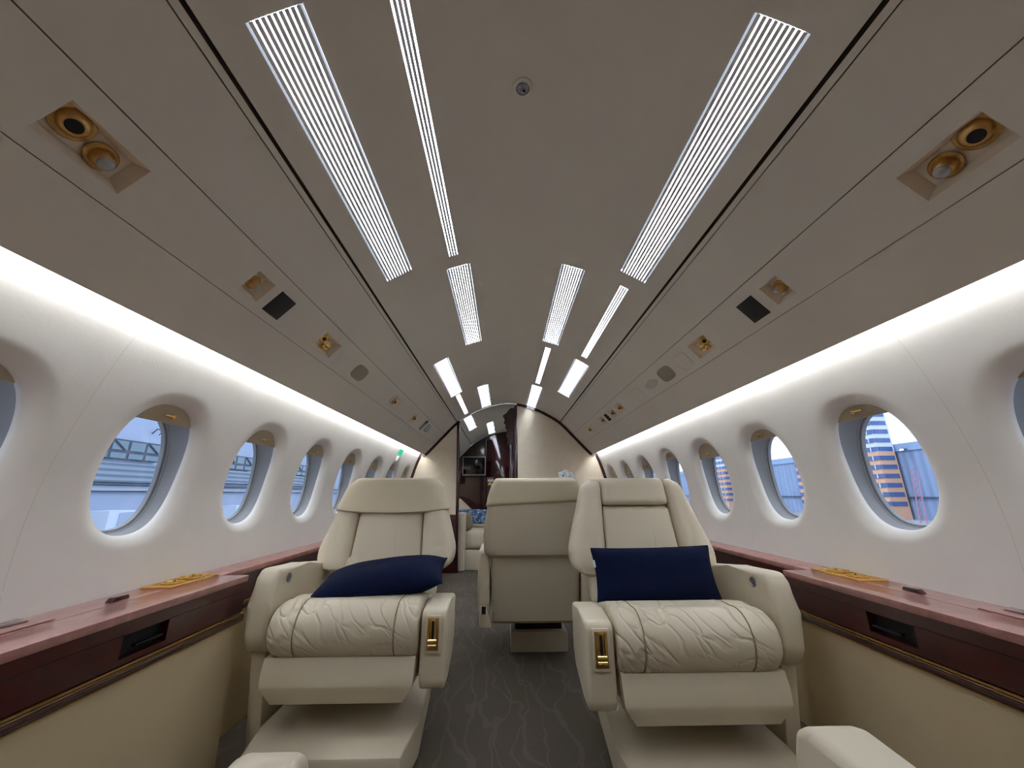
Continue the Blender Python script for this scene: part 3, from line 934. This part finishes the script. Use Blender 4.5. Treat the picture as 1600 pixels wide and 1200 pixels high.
# ------------------------------------------------------------------ side cabinets (ledges)
def side_cabinet(side, near):
    nm = 'left' if side < 0 else 'right'
    ya, yb = (Y0, 1.50) if near else (1.502, YP - .002)
    xf = .954 if near else 1.05
    t = thing('side_cabinet', ('near mahogany topped %s side ledge with pull recess and cream lower panel' if near else 'far mahogany %s side ledge set back beside the armchairs') % nm, 'cabinet', (side * 1.05, (ya + yb) / 2, 0), 'side ledges')
    X = lambda x: side * x
    zt = .552; th = .020
    def bx(x0, x1, y0, y1, z0, z1, r=0.0): return MB().box(((X(x0) + X(x1)) / 2, (y0 + y1) / 2, (z0 + z1) / 2), (abs(x1 - x0), y1 - y0, z1 - z0), r)
    obj('top', bx(xf - .004, 1.060 if near else 1.158, ya, yb, zt - th, zt, .003), 'mahogsheen', t)
    if near: obj('top_lid', bx(1.0615, 1.158, ya, yb, zt - th, zt, .0015), 'mahogsheen', t)
    # fascia with pull recess
    z0 = .438
    fa = MB()
    def fb(y0, y1, za, zb, x0=xf, x1=xf + .02): fa.box(((X(x0) + X(x1)) / 2, (y0 + y1) / 2, (za + zb) / 2), (abs(x1 - x0), y1 - y0, zb - za))
    if near:
        h0, h1, hz0, hz1 = 1.055, 1.185, .452, .502
        fb(ya, h0, z0, zt - th); fb(h1, yb, z0, zt - th); fb(h0, h1, z0, hz0); fb(h0, h1, hz1, zt - th)
    else:
        fb(ya, yb, z0, zt - th)
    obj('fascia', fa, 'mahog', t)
    if near:
        obj('pull_recess', MB().box((X(xf + .038), (h0 + h1) / 2, (hz0 + hz1) / 2), (.03, h1 - h0 + .01, hz1 - hz0 + .01)), 'dark', t)
        obj('pull_bar', MB().box((X(xf + .010), (h0 + h1) / 2 + .02, hz0 + .016), (.012, (h1 - h0) * .62, .006), .002), 'black', t)
        obj('drawer_seam', MB().box((X(xf - .0004), (ya + h0) / 2, .503), (.001, h0 - ya, .0014)).box((X(xf - .0004), (h1 + yb) / 2, .503), (.001, yb - h1, .0014)), 'dark', t)
    obj('bead', MB().box((X(xf - .002), (ya + yb) / 2, .420), (.022, yb - ya, .020), .006), 'mahog2', t)
    gb = MB().box((X(xf - .0015), (ya + yb) / 2, .4335), (.006, yb - ya, .005)).box((X(xf - .001), (ya + yb) / 2, .4075), (.006, yb - ya, .004))
    plabel(obj('gold_inlay', gb, 'agedgold', t), 'thin gold lines')
    obj('lower_panel', bx(xf + .004, 1.15, ya, yb, 0.0, .406), 'lowpanel', t)
    obj('core', bx(xf + .055, 1.15, ya + .002, yb - .002, .40, zt - th - .001), 'mahog2', t)
    return t
for side in (-1, 1):
    side_cabinet(side, True); side_cabinet(side, False)
    nm = 'left' if side < 0 else 'right'
    # gold cup holder
    y0, y1, x0, x1 = (1.36, 1.60, 1.05, 1.145)
    if side > 0: y0, y1 = 1.35, 1.62
    y1 = min(y1, 1.495) + .0
    y0 = y1 - .20
    xc, yc = side * (x0 + x1) / 2, (y0 + y1) / 2
    t = thing('cup_holder', 'gold rimmed cup holder tray on the %s ledge top' % nm, 'cup holder', (xc, yc, .552), 'gold cup holders')
    fr = MB()
    for (cx, cy, sx, sy) in ((xc, y0 + .006, x1 - x0, .012), (xc, y1 - .006, x1 - x0, .012), (side * (x0 + .006), yc, .012, y1 - y0 - .02), (side * (x1 - .006), yc, .012, y1 - y0 - .02)):
        fr.box((cx, cy, .555), (sx, sy, .007), .002)
    obj('rim', fr, 'gold', t)
    obj('tray', MB().box((xc, yc, .5535), (x1 - x0 - .016, y1 - y0 - .016, .003)), 'agedgold', t)
    obj('ring', MB().lathe((xc, y1 - .065, .5548), (0, 0, 1), [(.036, 0), (.036, .007), (.031, .008), (.030, .001)], 28, cap=False), 'gold', t)
    obj('ring', MB().lathe((xc, y0 + .06, .5548), (0, 0, 1), [(.030, 0), (.030, .005), (.025, .006), (.024, .001)], 28, cap=False), 'gold', t)
    # latch
    t = thing('lid_latch', 'small dark latch block on the %s ledge lid' % nm, 'latch', (side * 1.09, 1.165, .552), 'ledge lid latches')
    obj('block', MB().prism([(1.138, .5525), (1.192, .5525), (1.186, .563), (1.148, .563)], side * 1.078, side * 1.096, 'x', .002), 'mahog2', t)
    t = thing('table_lid', 'flush folding table lid on the %s ledge at the frame edge' % nm, 'table', (side * 1.1, .85, .552), 'ledge table lids')
    obj('lid', MB().box((side * 1.11, .82, .554), (.085, .36, .003), .001), 'mahogsheen', t)
    obj('finger_plate', MB().box((side * 1.12, .955, .5562), (.03, .05, .0016), .0006), 'mahog2', t)

# ------------------------------------------------------------------ armchairs
def ring_se(cx, cy, z, a, b, e=4.0, n=28):
    out = []
    for k in range(n):
        u, w = sell(2 * math.pi * k / n, a, b, e); out.append((cx + u, cy + w, z))
    return out

BW = [(.44, .225), (.49, .24), (.505, .27), (.52, .293), (.55, .306), (.59, .306), (.66, .285), (.75, .256), (.82, .235), (.86, .222), (.88, .205), (.888, .185)]
def back_piece(fl, fr, z0, z1, depth, yoff, e=4.5, lean=.27, n=22, bow=.0, rz=.02, y00=.47):
    """loft between left/right edge functions of height"""
    rings = []
    for i in range(n + 1):
        q = i / n
        z = z0 + (z1 - z0) * q
        l, r = fl(z), fr(z)
        dz = min(z - z0, z1 - z)
        k = 1.0 if dz >= rz else math.sqrt(max(0.0, 1 - (1 - dz / rz) ** 2)) * .55 + .45
        kk = 1.0 if dz >= rz else (math.sqrt(max(0, 1 - (1 - dz / rz) ** 2)))
        hw = (r - l) / 2 - (1 - kk) * min(rz * .35, (r - l) * .2)
        y = y00 + (z - .5) * lean + yoff
        rings.append(ring_se((l + r) / 2, y, z, hw, depth * k, e, 32))
    return MB().loft(rings)

def cushion_pieces(prof, xs, ends, seam=.006, sag=0.0):
    """profile (y,z) swept along x in one piece, with rounded ends"""
    n_ = len(prof); cy = sum(p[0] for p in prof) / n_; cz = sum(p[1] for p in prof) / n_
    x0, x1 = xs; r0, r1 = ends
    st = []
    for i in range(6): st.append((x0 + r0 * (1 - math.cos(i / 5 * math.pi / 2)), r0 * (1 - math.sin(i / 5 * math.pi / 2))))
    m_ = 8
    for i in range(1, m_): st.append((x0 + r0 + (x1 - r1 - x0 - r0) * i / m_, 0))
    for i in range(5, -1, -1): st.append((x1 - r1 * (1 - math.cos(i / 5 * math.pi / 2)), r1 * (1 - math.sin(i / 5 * math.pi / 2))))
    rings = []
    for x, ins in st:
        ring = []
        for j, (y, z) in enumerate(prof):
            a = Vector(prof[j - 1]); b = Vector(prof[(j + 1) % n_]); d = (b - a).normalized()
            nn = Vector((d.y, -d.x))
            if nn.dot(Vector((cy - y, cz - z))) < 0: nn = -nn
            ring.append((x, y + nn.x * ins, z + nn.y * ins))
        rings.append(ring)
    return MB().loft(rings)

ROLL = []
for i in range(15):
    a = math.radians(-100 - i * (185 / 14))
    ROLL.append((.088 + .088 * math.cos(a), .385 + .088 * math.sin(a)))
ROLL += [(.16, .472), (.22, .460), (.30, .438), (.38, .416), (.46, .402), (.49, .38), (.49, .33), (.40, .315), (.25, .30), (.15, .297)]

def armchair(label, cx, y0, s, headcover):
    t = thing('armchair', label, 'armchair', (cx, y0, 0))
    P = lambda name, mb, m, par=t: obj(name, mb.map(lambda p: Vector((s * p.x, p.y, p.z))), m, par, local=True)
    P('plinth', MB().prism([(-.235, -.07), (.225, -.07), (.262, .10), (.262, .50), (-.22, .50), (-.25, .12)], 0, .10, 'z', .008), 'base')
    P('plinth_riser', MB().prism([(-.17, .24), (.18, .24), (.19, .46), (-.18, .46)], .10, .33, 'z', .01), 'base')
    # leg rest: a folded panel under the seat roll
    rg = []
    for z, hw, yf in ((.184, .198, .046), (.187, .206, .032), (.212, .223, .022), (.236, .238, .012), (.243, .240, .012), (.28, .242, .018), (.315, .242, .03)):
        rg.append([(-hw, yf, z), (hw, yf, z), (hw, .16, z), (-hw, .16, z)])
    P('leg_rest', MB().loft([[*r] for r in rg]), 'leather')
    for nm_, xs, en in (('seat_side_panel', (-.247, -.172), (.022, .005)), ('seat_centre_panel', (-.172, .15), (.005, .005)), ('seat_side_panel', (.15, .252), (.005, .05))):
        P(nm_, cushion_pieces(ROLL, xs, en), 'creased')
    for xx in (-.172, .15):
        P('seam', MB().tube([(xx, y_ - .0008, z_) for y_, z_ in ROLL[:19]], .0016, 6), 'hide_seam')
    # outer arm
    outer = [(.095, .572), (.068, .545), (.052, .46), (.05, .36), (.075, .315), (.12, .30), (.52, .30), (.52, .53), (.30, .558)]
    a = P('outer_armrest', MB().prism(outer, .262, .338, 'x', .022, 3), 'leather')
    bt = MB().lathe((.2615, .15, .53), (-1, 0, 0), [(.016, -.002), (.016, .003), (.012, .004), (.010, .001)], 20)
    plabel(P('recline_button', bt, 'silver', a), 'round silver button')
    P('side_skirt', MB().prism([(.11, .31), (.16, .0), (.52, .0), (.52, .31)], .285, .335, 'x', .008), 'leather')
    # inner arm, lowered
    inner = [(.045, .448), (.030, .43), (.03, .24), (.045, .215), (.12, .215), (.25, .255), (.285, .30), (.285, .445), (.16, .455)]
    a = P('inner_armrest', MB().prism(inner, -.338, -.254, 'x', .016, 3), 'leather')
    P('recess_frame', MB().box((-.296, .027, .378), (.052, .010, .112), .006), 'leather', a)
    g = P('belt_guide', MB().box((-.296, .0235, .380), (.038, .008, .095), .002), 'agedgold', a)
    plabel(P('slot', MB().box((-.296, .019, .393), (.008, .004, .050), .001), 'dark', g), 'dark slot')
    gl = MB()
    for dx in (-.011, .011): gl.tube([(-.296 + dx, .018, .425), (-.296 + dx, .018, .355)], .0035, 8)
    gl.tube([(-.296 - .014, .016, .362), (-.296 + .014, .016, .362)], .0055, 10).tube([(-.296 - .014, .017, .348), (-.296 + .014, .017, .348)], .0045, 10)
    P('buckle', gl, 'gold', g)
    # under-arm link to the chair frame
    P('arm_bracket', MB().box((-.25, .25, .26), (.06, .16, .12), .01), 'base')
    # backrest
    w = lambda z: lerp_tab(BW, z)
    c = lambda z: .158 - (z - .5) * .045
    P('lower_back', back_piece(lambda z: -.235, lambda z: .235, .40, .56, .045, .0), 'leather')
    P('back_shell', back_piece(lambda z: -w(z) * .985, lambda z: w(z) * .985, .47, .885, .035, .055, rz=.03), 'leather')
    P('side_bolster', back_piece(lambda z: -w(z), lambda z: -c(z), .492, .884, .058, 0, e=3.2, rz=.035), 'soft')
    P('side_bolster', back_piece(lambda z: c(z), lambda z: w(z), .492, .884, .058, 0, e=3.2, rz=.035), 'soft')
    P('back_panel', back_piece(lambda z: -c(z), lambda z: c(z), .44, .768, .055, -.002, e=5.5, rz=.02), 'soft')
    P('headrest', back_piece(lambda z: -c(z) - .002, lambda z: c(z) + .002, .770, .888, .056, -.010, e=5, rz=.03), 'leather')
    if headcover:
        def hw(z): return w(z) + .013 if z < .87 else w(.87) + .013 - (z - .87) * 1.2
        hc = back_piece(lambda z: -hw(z), lambda z: hw(z), .748, .900, .086, .004, e=4.2, rz=.012, n=30)
        def sagf(p):
            q = (p.x / .26)
            dz = -.018 * (1 - q * q) * (1 if p.z < .80 else max(0, (.902 - p.z) / .1)) * (1 if p.y < .55 else .3)
            return Vector((p.x, p.y + .004 * math.sin(p.x * 23 + p.z * 17), p.z + dz))
        hc.map(sagf)
        P('headrest_cover', hc, 'cover')
    return t

armchair('cream leather armchair on the right side with bare headrest and upright navy pillow', .527, 1.27, 1, False)
armchair('cream leather armchair on the left side with cloth headrest cover and flat navy pillow', -.585, 1.42, -1, True)

# armchair seen from behind, in the aisle
def rear_chair():
    cx, yb = .106, 2.16
    t = thing('armchair', 'taupe backed armchair in the middle seen from behind, facing aft', 'armchair', (cx, yb, 0))
    P = lambda name, mb, m, par=t: obj(name, mb, m, par, local=True)
    bw = [(.50, .235), (.515, .25), (.54, .266), (.60, .270), (.68, .262), (.78, .244), (.84, .226), (.868, .214), (.880, .203), (.886, .183)]
    w = lambda z: lerp_tab(bw, z)
    def bp(f, z0, z1, d, yo, rz, e=5): return back_piece(lambda z: -f(z), lambda z: f(z), z0, z1, d, yo, e=e, lean=-.20, rz=rz, y00=0)
    P('back_shell', bp(w, .505, .886, .05, 0, .03), 'base')
    P('lower_shell', bp(lambda z: .222 + (z - .19) * .03, .185, .53, .035, .015, .02), 'base')
    P('front_cushion', bp(lambda z: w(z) * .95, .50, .875, .06, .07, .03, 4), 'leather')
    def hw(z): return w(z) + .012 if z < .86 else w(.86) + .012 - (z - .86) * .5
    hc = bp(hw, .765, .900, .072, .01, .022)
    hc.map(lambda p: Vector((p.x, p.y + .003 * math.sin(p.x * 30), p.z + .012 * (p.x / .25) * (1 if p.z < .8 else 0))))
    P('headrest_cover', hc, 'cover')
    P('seat_cushion', MB().box((0, .32, .40), (.47, .50, .16), .05, 4), 'leather')
    P('seat_frame', MB().box((0, .32, .255), (.44, .46, .14), .02, 2), 'base')
    arm = [(.0, .54), (-.01, .50), (-.005, .30), (.02, .235), (.30, .22), (.36, .30), (.36, .50), (.30, .545)]
    for s in (-1, 1):
        P('armrest', MB().prism(arm, s * .235, s * .296, 'x', .018, 3), 'leather')
    bl = P('belt_webbing', MB().prism([(-.285, .285), (-.250, .285), (-.222, .19), (-.285, .192)], -.02, -.010, 'y', .002), 'cover')
    plabel(bl, 'pale belt webbing hanging down')
    plabel(P('belt_clip', MB().box((-.262, -.022, .268), (.020, .010, .034), .003), 'black', bl), 'black clip')
    P('pedestal_neck', MB().box((.03, .40, .14), (.26, .28, .12), .01), 'dark')
    P('pedestal', MB().box((.03, .40, .05), (.31, .36, .10), .006), 'base')
rear_chair()

# the two chairs the photographer stands between: only an armrest front reaches into the picture
def front_chair(label, s, xin, w_, top, yf):
    t = thing('armchair', label, 'armchair', (s * (xin + .33), .2, 0))
    P = lambda name, mb, m: obj(name, mb, m, t)
    pr_ = [(yf, top - .05), (yf - .012, top - .012), (yf - .04, top), (yf - .16, top - .012), (yf - .32, top - .05), (yf - .55, top - .10), (yf - .55, .10), (yf - .05, .10), (yf - .004, .25)]
    P('armrest', MB().prism(pr_, s * xin, s * (xin + w_), 'x', .040, 6), 'leather')
    x0, x1 = xin + w_ + .004, .935
    P('seat_cushion', MB().box((s * (x0 + x1) / 2, .12, .33), (x1 - x0, .50, .15), .05, 4), 'leather')
    P('plinth', MB().box((s * (x0 + x1) / 2, .12, .128), (x1 - x0 - .06, .46, .255), .01), 'base')
    P('backrest', MB().box((s * (x0 + x1) / 2, -.24, .60), (x1 - x0, .14, .56), .05, 4), 'leather')
front_chair('cream armrest of the near left armchair at the bottom edge of the frame', -1, .304, .086, .512, .63)
front_chair('cream armrest of the near right armchair at the bottom edge of the frame', 1, .342, .086, .522, .645)

# pillows on the armchairs
t, R = pillow('navy_pillow', 'navy pillow standing upright on the right armchair', (.520, 1.600, .519), (math.radians(74), math.radians(-1), math.radians(-1)), .232, .100, .050, 'navy', .05)
obj('label_tag', MB().box((-.224, .045, .004), (.012, .026, .003), .0006).map(lambda p: R @ p), 'tag', t, local=True)
pillow('navy_pillow', 'navy pillow lying slanted on the left armchair seat', (-.530, 1.66, .504), (math.radians(11), math.radians(-7), math.radians(3)), .242, .125, .060, 'navy', .05)

# ------------------------------------------------------------------ orchid on a table behind the chairs
t = thing('conference_table', 'mahogany table hidden behind the middle armchair, under the white orchid', 'table', (.62, 3.4, 0))
obj('top', MB().box((.60, 3.4, .53), (.66, .8, .03), .006), 'mahog', t)
obj('pedestal', MB().box((.60, 3.4, .2575), (.2, .4, .515), .02), 'mahog2', t)
ox, oy = .46, 3.3
t = thing('orchid', 'white orchid flowers showing above the middle armchair', 'flower', (ox, oy, .545))
obj('vase', MB().lathe((ox, oy, .545), (0, 0, 1), [(.035, 0), (.05, .03), (.05, .09), (.03, .13), (.034, .15)], 24), 'pot', t)
stem = [(ox, oy, .60), (ox + .01, oy, .75), (ox - .005, oy, .86), (ox - .05, oy - .01, .915)]
obj('stem', MB().tube(stem, .004, 8), 'stem', t)
def blossom(c, r, face, ang):
    face = Vector(face).normalized(); a = face.orthogonal().normalized(); b = face.cross(a)
    rot = Matrix.Rotation(ang, 3, face); a, b = rot @ a, rot @ b
    mb = MB(); c = Vector(c)
    for k in range(5):
        th = 2 * math.pi * k / 5
        d = a * math.cos(th) + b * math.sin(th); e_ = face.cross(d)
        L = r * (1.0 if k % 2 else .85); Wd = r * (.62 if k in (1, 4) else .42)
        rows = []
        for i in range(9):
            q = i / 8
            hw = Wd * math.sin(math.pi * min(.97, .1 + q * .87)) ** .7
            rows.append([c + d * (L * q + .004) + e_ * (hw * (j / 3 - 1)) + face * (.012 * math.sin(q * 2.6) - .006 * (j / 3 - 1) ** 2 + .0015) for j in range(7)])
        mb.loft(rows, cap=False, closed=False)
        mb.loft([[p - face * .002 for p in r_] for r_ in rows], cap=False, closed=False)
    return mb
for (c, r, f_, an) in (((ox + .012, oy - .02, .955), .060, (-.1, -1, -.1), .5), ((ox - .02, oy - .02, .965), .045, (-.4, -1, .1), 1.2), ((ox - .075, oy - .02, .905), .042, (.3, -1, .2), .1), ((ox + .04, oy - .01, .925), .048, (.3, -1, 0), 1.9)):
    b_ = obj('blossom', blossom(c, r, f_, an), 'petal', t, normals=False, ang=60)
    obj('lip', MB().lathe(Vector(c), f_, [(.003, 0), (.008, .004), (.006, .012), (.002, .016)], 12), mat('orchid_lip_grey', (96, 92, 100), .6), b_)

# ------------------------------------------------------------------ outside, left: hangar interior
K = 2.5
def ext(xp, y, z):
    """point on the plane x = xp (before scaling) seen from the cabin, pushed K times farther out"""
    return Vector((CAM.x + (xp - CAM.x) * K, y * K, Z0 + (z - Z0) * K))
XL = ext(-9, 0, 0).x
GZ = -1.6
def xbox(x0, x1, y0, y1, z0, z1): return MB().box(((x0 + x1) / 2, (y0 + y1) / 2, (z0 + z1) / 2), (abs(x1 - x0), abs(y1 - y0), abs(z1 - z0)))
t = thing('hangar_building', 'pale blue hangar wall with gallery seen through the left windows', 'building', (XL - .5, 30, GZ))
obj('wall', xbox(XL - 1, XL, -10, 90, GZ, 12), 'hangar', t)
for (a, b) in ((6.2, 10.14), (12.6, 13.9), (16, 18.2)):
    w_ = obj('window', xbox(XL, XL + .25, a * K, b * K, ext(-9, 0, 1.64).z, ext(-9, 0, 2.09).z), 'hframe', t)
    nP = max(2, int((b - a) / .42))
    pb = MB()
    for i in range(nP):
        y0 = a * K + .15 + (b - a) * K / nP * i; y1 = y0 + (b - a) * K / nP - .18
        pb.box((XL + .26, (y0 + y1) / 2, ext(-9, 0, 1.95).z), (.05, y1 - y0, .52)).box((XL + .26, (y0 + y1) / 2, ext(-9, 0, 1.72).z), (.05, y1 - y0, .30))
    obj('pane', pb, 'hglass', w_)
    br = MB()
    for i in range(0, nP, 2):
        y0 = a * K + .15 + (b - a) * K / nP * i
        br.tube([(XL + .33, y0, ext(-9, 0, 2.06).z), (XL + .33, y0 + .75, ext(-9, 0, 1.85).z)], .045, 6)
    obj('brace', br, 'hframe', w_)
obj('louver_panel', xbox(XL, XL + .35, 14, 26.3, ext(-9, 0, 1.12).z, ext(-9, 0, 1.56).z), 'louver', t)
obj('louver_panel', xbox(XL, XL + .35, 31.5, 46, ext(-9, 0, 1.2).z, ext(-9, 0, 1.60).z), 'louver', t)
obj('ledge', xbox(XL, XL + .5, -8, 80, ext(-9, 0, 1.06).z, ext(-9, 0, 1.105).z), 'hframe', t)
obj('white_band', xbox(XL, XL + .15, -8, 80, ext(-9, 0, .94).z, ext(-9, 0, 1.05).z), 'hangarw', t)
obj('rail', xbox(XL, XL + .2, -8, 80, ext(-9, 0, .915).z, ext(-9, 0, .93).z), 'hframe', t)
for i, yy in enumerate((21.6, 31.2)):
    t = thing('hangar_crate', ('pale storage cabinet on the hangar floor outside the second left window' if i == 0 else 'grey equipment cart on the hangar floor outside the third left window'), 'cabinet', (XL + 2, yy, GZ))
    obj('body', xbox(XL + 1.2, XL + 2.4, yy - .75, yy + .75, GZ, .10), 'hangarw', t)
    obj('door', xbox(XL + 2.4, XL + 2.45, yy - .2, yy + .65, GZ + .2, .0), 'hframe' if i else 'hangar', t)
lp = ext(-9, 9.9, 2.30)
t = thing('hangar_lamp', 'hooded lamp on the hangar wall outside the second left window', 'lamp', lp)
obj('hood', MB().lathe(lp + Vector((.7, 0, .22)), (0, 0, -1), [(.05, 0), (.10, .05), (.20, .22), (.21, .24)], 20, cap=False), 'hframe', t)
obj('bracket', MB().tube([lp + Vector((0, 0, .1)), lp + Vector((.3, 0, .4)), lp + Vector((.7, 0, .22))], .035), 'hframe', t)
obj('bulb', MB().lathe(lp + Vector((.7, 0, .02)), (0, 0, -1), [(.02, -.06), (.09, -.02), (.12, .03), (.08, .08), (.02, .1)], 16), 'hlamp', t)
tag(obj('apron', MB().box((0, 35, GZ - .1), (150, 140, .2)), 'apron'), 'pale concrete apron outside the aircraft', 'ground', kind='structure')

# outside, right: sheds and the striped tower
XR = ext(15, 0, 0).x
t = thing('corrugated_shed', 'long blue corrugated shed seen through the right windows under white sky', 'building', (XR, 45, GZ))
zt = ext(15, 0, 2.59).z
obj('wall', xbox(XR, XR + 8, 5, 110, GZ, zt - .25), 'corr', t)
obj('eave', xbox(XR - .15, XR + 8.2, 5, 110, zt - .7, zt), 'bluewall', t)
obj('rail', xbox(XR - .25, XR, 5, 110, ext(15, 0, .61).z, ext(15, 0, .65).z), 'hframe', t)
for i, yy in enumerate((14.12, 13.2, 12.4)):
    p = ext(15, yy, 2.33 - .12 * i)
    p = p + Vector((-.45, 0, 0))
    fl_ = thing('shed_floodlight', ('bright floodlight under the shed eave, nearest the tower', 'second floodlight on the shed wall', 'floodlight low on the shed wall by the tower')[(i + 2) % 3], 'lamp', p)
    obj('housing', MB().box(p + Vector((-.12, 0, 0)), (.24, .4, .2), .03), 'hframe', fl_)
    obj('bracket', MB().box(p + Vector((.15, 0, .06)), (.36, .06, .06)), 'hframe', fl_)
    obj('glow', MB().box(p + Vector((-.26, 0, 0)), (.04, .34, .12)), 'hlamp', fl_)
def tower(label, y0, y1, ztop, depth=6):
    t = thing('striped_tower', label, 'building', (XR - 1, (y0 + y1) / 2 * K, GZ))
    xa = XR - 2.0
    obj('body', xbox(xa, XR - .3, y0 * K, y1 * K, GZ, ext(15, 0, 2.3).z), 'towero', t)
    obj('upper_body', xbox(xa, XR - .3, y0 * K, y1 * K, ext(15, 0, 2.3).z, ztop), 'towerw', t)
    for i in range(13):
        zc = ext(15, 0, .40 + .335 * i).z
        if zc + .2 > ztop: break
        wd = obj('window_band', xbox(xa - .08, xa, y0 * K - .06, y1 * K + .06, zc - .2, zc + .2).box((xa + .8, y0 * K - .03, zc), (1.4, .07, .4)).box((xa + .8, y1 * K + .03, zc), (1.4, .07, .4)), 'towerb', t)
        mb = MB()
        yy = y0 * K + .5
        while yy < y1 * K - .3:
            mb.box((xa - .10, yy, zc), (.05, .09, .4)); yy += .85
        obj('mullion', mb, 'towerw', wd)
tower('orange and blue striped tower outside the second right window', 14.55, 18.9, 11.5)
tower('distant orange and blue striped tower outside the fourth right window', 25.2, 27.0, 9.0)
p0 = ext(15, 13.75, 0)
t = thing('lattice_mast', 'thin reddish lattice mast in front of the corrugated shed', 'mast', (XR - 4, p0.y, GZ))
mb = MB()
px, py = XR - 4, p0.y * .92
for dy in (-.25, .25): mb.tube([(px, py + dy + .4, GZ), (px, py + dy, ext(15, 0, 1.5).z)], .04, 6)
for i in range(9):
    z = GZ + .5 * i; mb.tube([(px, py + .65 - .045 * i * 1.0, z), (px, py + .15 - .045 * i, z + .5)], .025, 6)
obj('frame', mb, 'truss', t)
